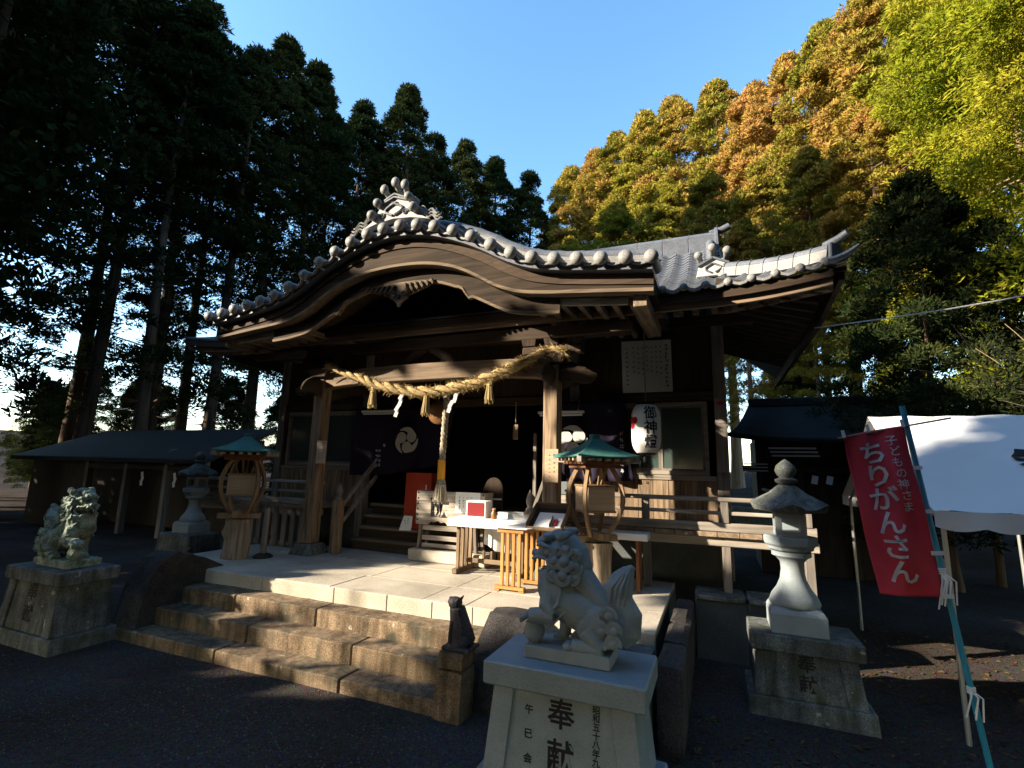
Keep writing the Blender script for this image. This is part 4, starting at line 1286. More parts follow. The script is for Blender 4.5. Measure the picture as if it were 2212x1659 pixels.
for (x0, x1, z, lab) in ((-2.62, -1.86, 2.99, 'white tube light fixed behind the sunlit pillar'), (-6.15, -5.4, 3.08, 'white tube light beside the shaded pillar')):
    tl = thing('tube_light', ((x0 + x1) / 2, 7.5, z), lab, 'light fitting')
    MB().span(x0, x1, 7.47, 7.53, z + 0.035, z + 0.075).build('housing', MAT['white_plastic'], tl, 0.005)
    MB().tube([(x0 + 0.03, 7.5, z + 0.012), (x1 - 0.03, 7.5, z + 0.012)], 0.016, 8).build('tube', MAT['white_plastic'], tl, smooth=40)
    for xx in (x0 + 0.1, x1 - 0.1):
        MB().tube([(xx, 7.5, z + 0.07), (xx, 7.62, z + 0.25), (xx, 7.8, 3.3)], 0.006, 5).build('bracket', MAT['steel'], tl)

# ------------------------------------------------------------------ navy curtains with three-comma crest
def curtain(name_label, x0, x1, z0, z1, gather, crest, par=None):
    c = thing('curtain', ((x0 + x1) / 2, YW - 0.18, z0), name_label, 'curtain', None)
    nx, nz = 40, 18
    vs, fs = [], []
    for j in range(nz + 1):
        v = j / nz
        for i in range(nx + 1):
            u = i / nx
            x = x0 + (x1 - x0) * u
            # gathered side pulls the hem up
            gx = gather(u, v)
            y = YW - 0.17 - 0.05 * v * math.sin(u * 22 + v * 2) - 0.03 * math.sin(u * 9 + 3 * v)
            vs.append((x + gx[0], y, z1 + (z0 - z1) * v + gx[1]))
    for j in range(nz):
        for i in range(nx):
            a = j * (nx + 1) + i
            fs.append((a, a + 1, a + nx + 2, a + nx + 1))
    o = MB().add(vs, fs).build('cloth', MAT['navy'], c, smooth='all')
    md = o.modifiers.new('thickness', 'SOLIDIFY'); md.thickness = 0.006
    return c
cl = curtain('navy curtain with pale three-comma crest and small white writing', -6.45, -4.25, 1.95, 3.24, lambda u, v: (-0.25 * v * u, 0.22 * v * v * u * u), None)
cr = curtain('navy curtain drawn aside beside the paper lantern', -2.55, -1.25, 1.95, 3.24, lambda u, v: (0.1 * v, 0.05 * v * u), None)
def crest(par, cx, y, cz, r, mat, rot0=0.6, front=FRONT):
    for k in range(3):
        th = rot0 + k * 2.094
        pts = []
        hx, hz = 0.50 * r * math.cos(th), 0.50 * r * math.sin(th)
        hr = 0.42 * r
        m = MB()
        ring = [(cx + hx + hr * math.cos(t * 0.3142), y, cz + hz + hr * math.sin(t * 0.3142)) for t in range(20)]
        m.add(ring, [tuple(range(20))])
        vs, fs = [], []
        for i in range(15):
            t = i / 14
            ang = th + 0.15 + 1.55 * t
            ro = r * (0.90 + 0.10 * min(1, t * 3))
            w = r * 0.62 * (1 - t) ** 0.7
            vs += [(cx + ro * math.cos(ang), y - 0.001, cz + ro * math.sin(ang)), (cx + (ro - w) * math.cos(ang), y - 0.001, cz + (ro - w) * math.sin(ang))]
        for i in range(14):
            fs.append((2 * i, 2 * i + 1, 2 * i + 3, 2 * i + 2))
        m.add(vs, fs)
        m.build('crest_comma', mat, par)
crest(cl, -5.18, YW - 0.262, 2.60, 0.245, MAT['crest'])
crest(cr, -2.07, YW - 0.262, 2.60, 0.245, MAT['crest'])
def marks(par, cols, mat, y, size, name='writing', seed=3):
    """rows of small brush marks, too small in the photograph to read"""
    rnd = random.Random(seed)
    m = MB()
    for (x, z0, z1, nch, s) in cols:
        for k in range(nch):
            zc_ = z0 + (z1 - z0) * (k + 0.5) / nch
            for q in range(5):
                if rnd.random() < 0.5:
                    m.box(x + rnd.uniform(-0.35, 0.35) * s, y - 0.0005 * q, zc_ + rnd.uniform(-0.35, 0.35) * s, s * rnd.uniform(0.4, 0.95), 0.001, s * 0.13, (0, rnd.uniform(-0.25, 0.25), 0))
                else:
                    m.box(x + rnd.uniform(-0.35, 0.35) * s, y - 0.0005 * q, zc_ + rnd.uniform(-0.3, 0.3) * s, s * 0.13, 0.001, s * rnd.uniform(0.4, 0.9), (0, rnd.uniform(-0.3, 0.3), 0))
    o = m.build(name, mat, par)
    o['kind'] = 'stuff'
    return o
marks(cl, [(-5.82, 2.45, 2.10, 4, 0.06), (-5.75, 2.45, 2.10, 4, 0.06), (-5.67, 2.55, 2.46, 1, 0.06)], MAT['crest'], YW - 0.262, 0.06)
marks(cr, [(-1.30, 2.75, 2.1, 7, 0.06)], MAT['crest'], YW - 0.262, 0.06, seed=5)

# ------------------------------------------------------------------ paper lantern
LX, LY, LZ = -0.885, 7.2, 2.745
pl = thing('paper_lantern', (LX, LY, 2.38), 'white ribbed paper lantern with black characters hanging before the window', 'lantern')
def lant_r(z):
    t = (z - LZ) / 0.355
    return 0.206 * (1 - abs(t) ** 4.5 * 0.42)
prof_ = []
nr = 72
for i in range(nr + 1):
    z = LZ - 0.34 + 0.68 * i / nr
    prof_.append((lant_r(z) + 0.0025 * math.cos(i * math.pi / 1.5), z))
MB().lathe(prof_, (LX, LY, 0), 32).build('paper_shade', MAT['paper'], pl, smooth=70)
MB().lathe([(0.125, 0), (0.13, 0.03), (0.10, 0.05)], (LX, LY, LZ + 0.335), 20).build('top_ring', MAT['ink'], pl, smooth=40)
MB().lathe([(0.09, 0), (0.125, 0.02), (0.125, 0.035)], (LX, LY, LZ - 0.37), 20).build('bottom_ring', MAT['ink'], pl, smooth=40)
MB().tube([(LX, LY, LZ + 0.38), (LX, LY, 4.25)], 0.008, 6).build('cord', MAT['hemp'], pl)
MB().lathe([(0.02, 0), (0.03, 0.05), (0.012, 0.1)], (LX - 0.02, LY, LZ - 0.47), 8).build('tassel_knob', MAT['ink'], pl, smooth=40)
def wrap_text(ch, size, ang, zc_):
    t = text(ch, size, MAT['ink'], pl, (LX, LY, zc_), bold=0.012)
    for v in t.data.vertices:
        x, y, z = v.co
        th = ang + x / 0.21
        rr = lant_r(zc_ + y) + 0.006 + max(0, z)
        # local frame: x right, y up, z towards viewer
        v.co = (rr * math.sin(th), y, rr * math.cos(th))
for ch, zz in (('御', 2.945), ('神', 2.745), ('燈', 2.545)):
    wrap_text(ch, 0.20, R(26), zz)
m = MB()
for k in range(3):
    th = 0.4 + k * 2.094
    c0, c1 = 0.052 * math.cos(th), 0.052 * math.sin(th)
    vs = []
    for t in range(18):
        a = R(-52) + (c0 + 0.05 * math.cos(t * 0.349)) / 0.21
        z = LZ + 0.09 + c1 + 0.05 * math.sin(t * 0.349)
        rr = lant_r(z) + 0.005
        vs.append((LX + rr * math.sin(a), LY - rr * math.cos(a), z))
    m.add(vs, [tuple(range(18))])
m.build('red_crest', MAT['red_print'], pl)

# ------------------------------------------------------------------ boards with writing
sb = thing('notice_board', (-0.92, YW - 0.06, 3.36), 'pale wooden board of ink-written columns above the window', 'board')
B = MB().add([(-1.295, YW - 0.20, 4.17), (-0.545, YW - 0.20, 4.15), (-0.545, YW - 0.105, 3.36), (-1.295, YW - 0.105, 3.36), (-1.295, YW - 0.18, 4.17), (-0.545, YW - 0.18, 4.15), (-0.545, YW - 0.085, 3.36), (-1.295, YW - 0.085, 3.36)],
             [(0, 3, 2, 1), (4, 5, 6, 7), (0, 1, 5, 4), (1, 2, 6, 5), (2, 3, 7, 6), (3, 0, 4, 7)])
B.build('board', MAT['paper_dim'], sb, 0.003)
w_ = marks(sb, [(-0.615, 4.10, 3.42, 11, 0.052)] + [(-0.70 - 0.068 * k, 4.10 - 0.01 * (k % 3), 3.60 + 0.02 * (k % 4), 6, 0.034) for k in range(7)] + [(-1.215, 4.08, 3.45, 9, 0.04)], MAT['ink'], YW - 0.21, 0.05, seed=9)
# tilt the writing with the board
for v in w_.data.vertices:
    z = v.co.z + WM[sb.name].translation.z
    v.co.y += 0.095 * (4.17 - z) / 0.81 + 0.002
for (x, z0, z1, lab) in ((-2.057, 1.97, 2.42, 'pale wooden nameboard nailed to the sunlit porch pillar'), (-6.1, 2.15, 2.53, 'pale wooden nameboard nailed to the shaded porch pillar')):
    pb = thing('name_board', (x, YP - 0.12, z0), lab, 'board')
    MB().span(x - 0.095, x + 0.095, YP - 0.132, YP - 0.112, z0, z1).build('board', MAT['wood_pale'], pb, 0.003)
    marks(pb, [(x - 0.03, z1 - 0.06, z0 + 0.05, 6, 0.022), (x + 0.04, z1 - 0.05, z0 + 0.12, 5, 0.026)], MAT['ink_faint'], YP - 0.1325, 0.02, seed=int(x * 7) + 50)

# ------------------------------------------------------------------ offering box on its stand
ob = thing('offering_box', (-3.9, 7.1, 0.68), 'worn whitish offering box on a slatted stand below the bell rope', 'offering box')
bx('plinth_stone', MAT['concrete'], ob, -4.55, -3.2, 6.88, 7.28, 0.684, 0.86, 0.012)
n = 40
lo, hi = [], []
for i in range(n + 1):
    x = -4.5 + 1.22 * i / n
    t = i / n
    cut = 0.0
    for c0 in (0.33, 0.72):
        d = (t - c0) / 0.15
        if abs(d) < 1:
            cut = 0.05 * (1 - d ** 2) ** 0.5 + 0.012 * math.cos(d * 9)
    lo.append((x, 1.235 + max(0, cut)))
    hi.append((x, 1.755))
MB().band(lo, hi, 6.98, 7.02).build('front_panel', MAT['wood_white'], ob, 0.003)
bx('side_panel', MAT['wood_white'], ob, -4.5, -4.46, 7.021, 7.29, 1.235, 1.755, 0.003)
bx('side_panel', MAT['wood_white'], ob, -3.32, -3.28, 7.021, 7.29, 1.235, 1.755, 0.003)
bx('inner_back', MAT['wood_dark_x'], ob, -4.455, -3.325, 7.255, 7.285, 1.24, 1.75, 0)
for k in range(7):
    bx('top_slat', MAT['wood_x'], ob, -4.455, -3.325, 7.03 + 0.033 * k, 7.045 + 0.033 * k, 1.70, 1.745, 0.002)
for k in range(6):
    for xs__ in (-4.47, -3.31):
        MB().ell((xs__, 6.977, 1.30 + 0.085 * k), (0.014, 0.008, 0.014), None, 8, 5).build('stud', MAT['ink'], ob)
for x in (-4.40, -3.44):
    for y in (7.0, 7.24):
        MB().beam((x, y, 1.233), (x + (0.03 if x > -4 else -0.03), y, 0.86), 0.06, 0.05).build('stand_leg', MAT['wood_grey_v'], ob, 0.004)
for (z0, z1) in ((1.15, 1.225), (1.0, 1.07), (0.89, 0.95)):
    bx('stand_rail', MAT['wood_grey_x'], ob, -4.37, -3.47, 6.985, 7.015, z0, z1, 0.004)
bx('stand_back', MAT['wood_dark_x'], ob, -4.37, -3.47, 7.23, 7.25, 0.88, 1.225, 0)
text('献', 0.34, MAT['ink'], ob, (-4.07, 6.977, 1.50), bold=0.03)
pp = MB().box(-3.57, 6.972, 1.60, 0.43, 0.003, 0.32).build('pinned_notice', MAT['paper'], ob)
marks(ob, [(-3.50 - 0.07 * k, 1.70, 1.52, 4, 0.03) for k in range(4)], MAT['pole'], 6.969, 0.03, seed=12)

# red cabinet, card, round-topped plaque on the stairs
rc = thing('red_cabinet', (-4.85, 7.6, 1.06), 'tall red painted box standing on the wooden stairs', 'box')
MB().box(-4.83, 7.64, 1.55, 0.55, 0.26, 0.96, None, 0.95).build('body', MAT['red_box'], rc, 0.008)
MB().box(-4.66, 7.503, 1.78, 0.025, 0.003, 0.10).build('label', MAT['paper'], rc)
cd_ = thing('notice_card', (-4.92, 7.30, 1.06), 'white card with green print leaning on the stairs', 'card')
MB().prism([(-5.03, 1.06), (-4.80, 1.07), (-4.78, 1.12), (-4.77, 1.31), (-4.94, 1.31)], 7.295, 7.30).build('card', MAT['paper'], cd_)
marks(cd_, [(-4.85, 1.28, 1.17, 3, 0.03), (-4.91, 1.26, 1.16, 2, 0.03)], plain('green_print', (0.05, 0.3, 0.14), 0.8), 7.292, 0.03, seed=14)
rp_ = thing('round_topped_plaque', (-3.42, 7.6, 1.25), 'dark wooden plaque with a rounded top beside the offering box', 'plaque')
pts = [(-3.60, 1.26), (-3.24, 1.26), (-3.24, 1.80)] + [(-3.40 + 0.16 * math.cos(t * 0.35), 1.82 + 0.17 * math.sin(t * 0.35)) for t in range(0, 9)] + [(-3.60, 1.76)]
MB().prism(pts, 7.56, 7.60).build('plaque', MAT['wood_dark_v'], rp_, 0.004)
MB().span(-3.45, -3.25, 7.53, 7.56, 1.63, 1.655).build('paper_slip', MAT['paper'], rp_)

# ------------------------------------------------------------------ white-covered table
tb = thing('covered_table', (-2.95, 6.6, 0.68), 'table under a white cloth with slatted wooden legs beside the offering box', 'table')
bx('table_top', MAT['wood_x'], tb, -3.50, -2.38, 6.32, 6.98, 1.385, 1.425, 0.004)
ck = MB().span(-3.53, -2.36, 6.30, 7.0, 1.428, 1.435).span(-3.53, -2.36, 6.296, 6.302, 1.33, 1.43).span(-3.536, -3.53, 6.30, 7.0, 1.33, 1.43).build('white_cloth', MAT['white_cloth'], tb)
for x in (-3.42, -2.5):
    for k in range(4):
        bx('leg_slat', MAT['wood_v'], tb, x - 0.025, x + 0.025, 6.42 + 0.13 * k, 6.46 + 0.13 * k, 0.75, 1.384, 0.004)
    bx('foot', MAT['wood_y'], tb, x - 0.04, x + 0.04, 6.34, 6.96, 0.684, 0.75, 0.008)
bx('stretcher', MAT['wood_x'], tb, -3.39, -2.53, 6.63, 6.67, 0.80, 0.86, 0.004)
for k in range(6):
    bx('shelf_slat', MAT['wood_v'], tb, -3.2 + 0.12 * k, -3.16 + 0.12 * k, 6.78, 6.80, 0.76, 0.95, 0.003)
# hanging cloth behind
vs, fs = [], []
for j in range(9):
    for i in range(21):
        u = i / 20
        vs.append((-3.25 + 0.75 * u, 6.93 + 0.03 * math.sin(u * 19), 1.38 - 0.045 * j - 0.1 * math.sin(u * 3.14) * j / 8))
for j in range(8):
    for i in range(20):
        a = j * 21 + i
        fs.append((a, a + 1, a + 22, a + 21))
o = MB().add(vs, fs).build('hanging_cloth', MAT['white_cloth'], tb, smooth='all')
rb_ = thing('amulet_box', (-3.2, 6.6, 1.436), 'small white box with a maroon front on the covered table', 'box')
bx('box_body', MAT['paper'], rb_, -3.36, -3.05, 6.52, 6.74, 1.438, 1.67, 0.004)
bx('maroon_front', MAT['maroon'], rb_, -3.335, -3.075, 6.512, 6.519, 1.46, 1.65, 0)
bt = thing('glass_jar', (-2.93, 6.55, 1.436), 'small amber jar beside the maroon-fronted box', 'jar')
MB().lathe([(0.035, 0.002), (0.04, 0.02), (0.04, 0.08), (0.02, 0.11), (0.02, 0.12)], (-2.93, 6.55, 1.436), 12).build('jar', plain('amber', (0.3, 0.12, 0.03), 0.3), bt, smooth=40)
MB().lathe([(0.024, 0), (0.024, 0.025)], (-2.93, 6.55, 1.557), 12).build('lid', MAT['wood_pale'], bt)
fd = thing('folded_card', (-2.78, 6.55, 1.436), 'small folded white card on the covered table', 'card')
MB().box(-2.80, 6.56, 1.49, 0.15, 0.004, 0.10, (R(-25), 0, R(10))).build('card', MAT['paper'], fd)
glass_case = thing('clear_case', (-2.6, 6.75, 1.436), 'low pale see-through case at the back of the covered table', 'case')
gm2 = bpy.data.materials.new('clear_plastic'); gm2.use_nodes = True
_b = gm2.node_tree.nodes['Principled BSDF']; _b.inputs['Base Color'].default_value = (0.75, 0.8, 0.8, 1); _b.inputs['Alpha'].default_value = 0.35; _b.inputs['Roughness'].default_value = 0.15
bx('case', gm2, glass_case, -2.85, -2.40, 6.62, 6.9, 1.438, 1.52, 0.003)

# ------------------------------------------------------------------ slatted new-wood stand with prayer-card tray
sd = thing('slatted_stand', (-2.3, 6.0, 0.68), 'new orange-brown slatted stand with a white top in front of the tables', 'stand')
for (y, x0) in ((5.80, -2.52), (6.22, -2.36)):
    for k in range(4):
        x = x0 + 0.03 + 0.075 * k
        bx('slat', MAT['wood_new'], sd, x, x + 0.038, y, y + 0.035, 0.74, 1.36, 0.004)
    bx('top_bar', MAT['wood_new_x'], sd, x0 - 0.02, x0 + 0.33, y - 0.01, y + 0.045, 1.361, 1.41, 0.004)
    bx('foot_bar', MAT['wood_new_x'], sd, x0 - 0.04, x0 + 0.35, y - 0.02, y + 0.055, 0.70, 0.739, 0.006)
    for xx in (x0 - 0.04, x0 + 0.28):
        bx('foot_pad', MAT['wood_new_x'], sd, xx, xx + 0.07, y - 0.02, y + 0.055, 0.684, 0.699, 0.002)
for x in (-2.45, -2.22):
    MB().beam((x, 5.81, 1.385), (x + 0.16, 6.25, 1.385), 0.03, 0.04).build('side_bar', MAT['wood_new_x'], sd, 0.003)
MB().add([(-2.58, 5.76, 1.416), (-2.14, 5.76, 1.416), (-1.98, 6.30, 1.416), (-2.42, 6.30, 1.416), (-2.58, 5.76, 1.426), (-2.14, 5.76, 1.426), (-1.98, 6.30, 1.426), (-2.42, 6.30, 1.426)], [(3, 2, 1, 0), (4, 5, 6, 7), (0, 1, 5, 4), (1, 2, 6, 5), (2, 3, 7, 6), (3, 0, 4, 7)]).build('white_top', MAT['white_cloth'], sd)
tr = thing('wooden_tray', (-1.95, 6.05, 1.43), 'brown wooden tray of white papers tilted on the stands', 'tray')
Mt = Matrix.Translation((-1.97, 6.02, 1.47)) @ Matrix.Rotation(R(30), 4, 'X')
def tb_box(name, mat, x0, x1, y0, y1, z0, z1):
    m = MB().span(x0, x1, y0, y1, z0, z1)
    m.v = [tuple(Mt @ Vector(p)) for p in m.v]
    return m.build(name, mat, tr, 0.003)
tb_box('base', MAT['wood_dark_x'], -0.22, 0.22, -0.12, 0.32, 0, 0.012)
tb_box('rim', MAT['wood_x'], -0.22, 0.22, 0.32, 0.335, 0, 0.10)
tb_box('rim', MAT['wood_x'], -0.22, 0.22, -0.135, -0.12, 0, 0.05)
tb_box('rim', MAT['wood_x'], -0.235, -0.22, -0.135, 0.335, 0, 0.08)
tb_box('rim', MAT['wood_x'], 0.22, 0.235, -0.135, 0.335, 0, 0.08)
tb_box('paper_sheet', MAT['paper'], -0.15, 0.2, -0.08, 0.22, 0.014, 0.02)
tb_box('partition', MAT['wood_pale'], 0.06, 0.07, -0.1, 0.1, 0.02, 0.07)
tb_box('red_card', MAT['maroon'], 0.09, 0.14, -0.06, 0.06, 0.022, 0.04)
s2 = thing('tray_stand', (-1.9, 6.1, 0.68), 'dark wooden stand carrying the tray beside the log lantern', 'stand')
bx('shelf', MAT['wood_dark_x'], s2, -2.12, -1.62, 5.88, 6.5, 1.35, 1.385, 0.004) if False else bx('shelf', MAT['wood_dark_x'], s2, -1.93, -1.66, 5.92, 6.4, 1.34, 1.375, 0.004)
for x in (-1.90, -1.70):
    for y in (5.96, 6.34):
        bx('leg', MAT['wood_dark_v'], s2, x - 0.02, x + 0.02, y - 0.02, y + 0.02, 0.684, 1.339, 0.003)
t3 = thing('white_side_table', (-1.2, 6.5, 0.68), 'small white-topped table with thin reddish legs beside the veranda', 'table')
bx('table_top', MAT['white_plastic'], t3, -1.95, -0.80, 6.42, 6.72, 1.30, 1.385, 0.006)
for (x, y) in ((-0.93, 6.47), (-0.93, 6.67), (-1.85, 6.67)):
    bx('leg', MAT['wood_red'], t3, x - 0.02, x + 0.02, y - 0.02, y + 0.02, 0.684, 1.299, 0.003)

# ------------------------------------------------------------------ picket fence and pipe post on the far side
pf = thing('picket_fence', (-7.3, 6.85, 0.68), 'low wooden picket fence between the log lantern and the shaded pillar', 'fence')
for k in range(8):
    x = -7.95 + 0.20 * k
    MB().prism([(x - 0.05, 0.70), (x + 0.05, 0.70), (x + 0.05, 1.40), (x, 1.46), (x - 0.05, 1.40)], 6.83, 6.87).build('picket', MAT['wood_grey_v'], pf, 0.003)
bx('fence_rail', MAT['wood_grey_x'], pf, -8.05, -6.5, 6.872, 6.92, 1.22, 1.29, 0.004)
bx('fence_rail', MAT['wood_grey_x'], pf, -8.05, -6.5, 6.872, 6.92, 0.69, 0.78, 0.004)
pp_ = thing('pipe_post', (-6.62, 5.95, 0.68), 'grey pipe post on a round foot beside the shaded log lantern', 'post')
MB().lathe([(0.045, 0), (0.045, 0.70), (0.02, 0.72)], (-6.62, 5.98, 0.72), 12).build('pipe', MAT['wood_grey_v'], pp_, smooth=40)
MB().lathe([(0.14, 0), (0.15, 0.02), (0.11, 0.05), (0.05, 0.07)], (-6.62, 5.98, 0.68), 16).build('foot', MAT['dark_stone'], pp_, smooth=40)
# ------------------------------------------------------------------ stone lions
from mathutils import noise as nz_
def roughen(me, f):
    n_ = len(me.vertices)
    co, no = np.empty(n_ * 3), np.empty(n_ * 3)
    me.vertices.foreach_get('co', co)
    me.vertices.foreach_get('normal', no)
    amp = np.array([f(Vector(co[3 * i:3 * i + 3])) for i in range(n_)])
    me.vertices.foreach_set('co', co + no * np.repeat(amp, 3))
    me.update()

def remeshed(mb, name, mat, parent, voxel=0.008, smooth=3, noise=0.0, seed=0):
    me = mb.mesh(name + '_raw')
    t = bpy.data.objects.new('tmp_remesh', me)
    r = t.modifiers.new('r', 'REMESH'); r.mode = 'VOXEL'; r.voxel_size = voxel
    s = t.modifiers.new('s', 'SMOOTH'); s.iterations = smooth; s.factor = 0.5
    out = evaluated_mesh(t)
    bpy.data.meshes.remove(me)
    if noise:
        roughen(out, lambda p: noise * (nz_.noise(p * 22) + 0.5 * nz_.noise(p * 55)))
    out.name = name
    for p in out.polygons:
        p.use_smooth = True
    if parent is not None:
        out.transform(WM[parent.name].inverted())
    return link(name, out, mat, parent)

def curl(m, x, y, z, r, up=-1, side=-1):
    """a snail curl: boss with two ridges hugging it"""
    m.ell((x, y + 0.15 * r * -side, z), (r, r * 0.8, r), None, 14, 10)
    for k, rr in enumerate((1.32, 1.72)):
        pts = [(x + r * rr * math.cos(a), y - side * 0.35 * r, z + up * r * rr * math.sin(a)) for a in [-0.35 + (math.pi + 0.7) * t / 10 for t in range(11)]]
        m.tube(pts, [r * 0.08] + [r * 0.27] * 9 + [r * 0.08], 7)

def lion(Y):
    m = MB()
    E = m.ell
    # torso: chest high, back sloping down to the rump in one sweep
    m.tube([(-1.13, Y, 1.42), (-1.11, Y, 1.30), (-1.03, Y, 1.22), (-0.92, Y, 1.17), (-0.80, Y, 1.12), (-0.70, Y, 1.06), (-0.65, Y, 1.02)], [0.11, 0.135, 0.145, 0.14, 0.13, 0.115, 0.09], 20, flat=(0.92, 1.0))
    m.tube([(-0.96, Y, 1.47), (-0.90, Y, 1.385), (-0.82, Y, 1.28), (-0.73, Y, 1.19), (-0.67, Y, 1.12)], [0.085, 0.085, 0.08, 0.075, 0.07], 16)
    E((-1.16, Y, 1.31), (0.085, 0.105, 0.12))
    for s in (-1, 1):
        yy = lambda d: Y + s * d
        # hind leg
        E((-0.81, yy(0.075), 1.10), (0.125, 0.068, 0.135), (0, R(28), 0), 20, 14)
        E((-0.855, yy(0.108), 1.105), (0.055, 0.032, 0.06), None, 16, 10)
        m.tube([(-0.86, yy(0.105), 1.07), (-0.80, yy(0.11), 1.01), (-0.76, yy(0.112), 0.968)], [0.058, 0.05, 0.042], 14)
        m.tube([(-0.75, yy(0.115), 0.966), (-0.86, yy(0.115), 0.968), (-0.95, yy(0.115), 0.968)], [0.04, 0.04, 0.046], 14)
        for t in range(3):
            E((-0.985, yy(0.088 + 0.028 * t), 0.962), (0.034, 0.017, 0.028))
        for (x, z, r) in ((-0.70, 1.185, 0.033), (-0.752, 1.082, 0.032), (-0.668, 1.095, 0.033), (-0.672, 1.012, 0.032), (-0.73, 0.985, 0.020)):
            curl(m, x, yy(0.118), z, r, 1, -s)
        # mane curls in rows
        for (x, z, r, d) in ((-1.075, 1.585, 0.027, 0.10), (-1.005, 1.590, 0.031, 0.095), (-0.94, 1.565, 0.029, 0.075), (-1.09, 1.505, 0.031, 0.108), (-1.012, 1.505, 0.038, 0.106), (-0.938, 1.475, 0.034, 0.085), (-1.10, 1.418, 0.031, 0.105), (-1.026, 1.408, 0.037, 0.11), (-0.955, 1.40, 0.03, 0.09)):
            curl(m, x, yy(d), z, r, -1, -s)
        # ear laid back
        m.tube([(-1.075, yy(0.08), 1.655), (-1.02, yy(0.098), 1.685), (-0.96, yy(0.092), 1.708)], [0.036, 0.034, 0.006], 10, flat=(0.55, 1))
        # eye, brow
        E((-1.19, yy(0.058), 1.568), (0.026, 0.02, 0.020), None, 14, 10)
        m.tube([(-1.245, yy(0.035), 1.590), (-1.20, yy(0.068), 1.608), (-1.13, yy(0.085), 1.592)], [0.010, 0.017, 0.010], 9)
        # lips, upper with a wave, lower
        m.tube([(-1.285, yy(0.012), 1.492), (-1.262, yy(0.045), 1.502), (-1.225, yy(0.06), 1.512), (-1.17, yy(0.07), 1.507), (-1.128, yy(0.08), 1.482), (-1.122, yy(0.083), 1.455), (-1.145, yy(0.078), 1.432), (-1.19, yy(0.062), 1.418), (-1.235, yy(0.03), 1.412)], [0.011, 0.012, 0.011, 0.011, 0.012, 0.012, 0.011, 0.011, 0.010], 9)
        m.tube([(-1.255, yy(0.036), 1.498), (-1.252, yy(0.036), 1.462)], [0.010, 0.003], 8)
        E((-1.278, yy(0.022), 1.528), (0.016, 0.014, 0.012))
        # drapery-like folds on the shoulder
        m.tube([(-1.06, yy(0.105), 1.37), (-1.035, yy(0.128), 1.29), (-1.05, yy(0.135), 1.22), (-1.10, yy(0.128), 1.175), (-1.16, yy(0.10), 1.16)], [0.008, 0.012, 0.013, 0.011, 0.006], 8)
        m.tube([(-1.155, yy(0.085), 1.385), (-1.135, yy(0.112), 1.31), (-1.15, yy(0.118), 1.24), (-1.185, yy(0.09), 1.20)], [0.006, 0.011, 0.011, 0.006], 8)
    # head: skull, muzzle, open jaw
    E((-1.05, Y, 1.53), (0.125, 0.105, 0.125), None, 20, 14)
    E((-1.15, Y, 1.555), (0.085, 0.078, 0.055), None, 18, 12)
    m.tube([(-1.14, Y, 1.545), (-1.20, Y, 1.536), (-1.262, Y, 1.525)], [0.066, 0.052, 0.042], 16, flat=(1, 0.72))
    E((-1.272, Y, 1.54), (0.024, 0.034, 0.022), None, 14, 10)
    m.tube([(-1.08, Y, 1.405), (-1.16, Y, 1.405), (-1.225, Y, 1.402)], [0.07, 0.052, 0.032], 14, flat=(1, 0.5))
    m.tube([(-1.10, Y, 1.435), (-1.16, Y, 1.44), (-1.215, Y, 1.438)], [0.035, 0.03, 0.012], 10, flat=(1, 0.45))
    for (x, z, r) in ((-1.215, 1.625, 0.040), (-1.165, 1.655, 0.046), (-1.105, 1.675, 0.046), (-1.045, 1.672, 0.040)):
        E((x, Y, z), (r * 1.25, 0.055, r * 0.78), (0, R(-22), 0), 14, 10)
    m.tube([(-1.02, Y, 1.64), (-0.945, Y, 1.56), (-0.905, Y, 1.46), (-0.89, Y, 1.41)], [0.07, 0.075, 0.07, 0.05], 14)
    # forelegs: far one standing, near one laid over the ball
    m.tube([(-1.07, Y + 0.075, 1.27), (-1.05, Y + 0.08, 1.12), (-1.06, Y + 0.08, 0.97)], [0.06, 0.05, 0.042], 12)
    E((-1.09, Y + 0.08, 0.955), (0.062, 0.042, 0.028))
    m.tube([(-1.13, Y - 0.06, 1.27), (-1.14, Y - 0.088, 1.20), (-1.10, Y - 0.105, 1.135)], [0.075, 0.066, 0.054], 14)
    m.tube([(-1.085, Y - 0.105, 1.13), (-1.19, Y - 0.105, 1.128), (-1.27, Y - 0.10, 1.118)], [0.052, 0.056, 0.050], 14)
    for t in range(4):
        m.tube([(-1.27, Y - 0.145 + 0.03 * t, 1.132), (-1.315, Y - 0.145 + 0.03 * t, 1.108), (-1.322, Y - 0.145 + 0.03 * t, 1.075)], [0.02, 0.019, 0.012], 9)
    for t in range(8):
        m.tube([(-1.075 + 0.014 * t, Y - 0.118, 1.10 + 0.014 * t), (-1.125 + 0.02 * t, Y - 0.13, 1.055 + 0.02 * t)], [0.010, 0.003], 6)
    m.ell((-1.245, Y - 0.065, 1.01), 0.075, None, 24, 16)
    # tail: a broad flame
    m.tube([(-0.66, Y, 1.03), (-0.605, Y, 1.08), (-0.595, Y, 1.17), (-0.645, Y, 1.27), (-0.645, Y, 1.36), (-0.60, Y, 1.44), (-0.555, Y, 1.49), (-0.54, Y, 1.475)], [0.09, 0.105, 0.10, 0.088, 0.09, 0.06, 0.025, 0.012], 18, flat=(0.75, 1))
    m.tube([(-0.72, Y, 1.22), (-0.70, Y, 1.32), (-0.645, Y, 1.42), (-0.60, Y, 1.485)], [0.05, 0.07, 0.055, 0.02], 14, flat=(0.7, 1))
    for s in (-1, 1):
        for k in range(4):
            m.tube([(-0.715 + 0.036 * k, Y + s * 0.066, 1.25), (-0.69 + 0.034 * k, Y + s * 0.071, 1.36), (-0.615 + 0.016 * k, Y + s * 0.042, 1.46)], [0.006, 0.009, 0.004], 6)
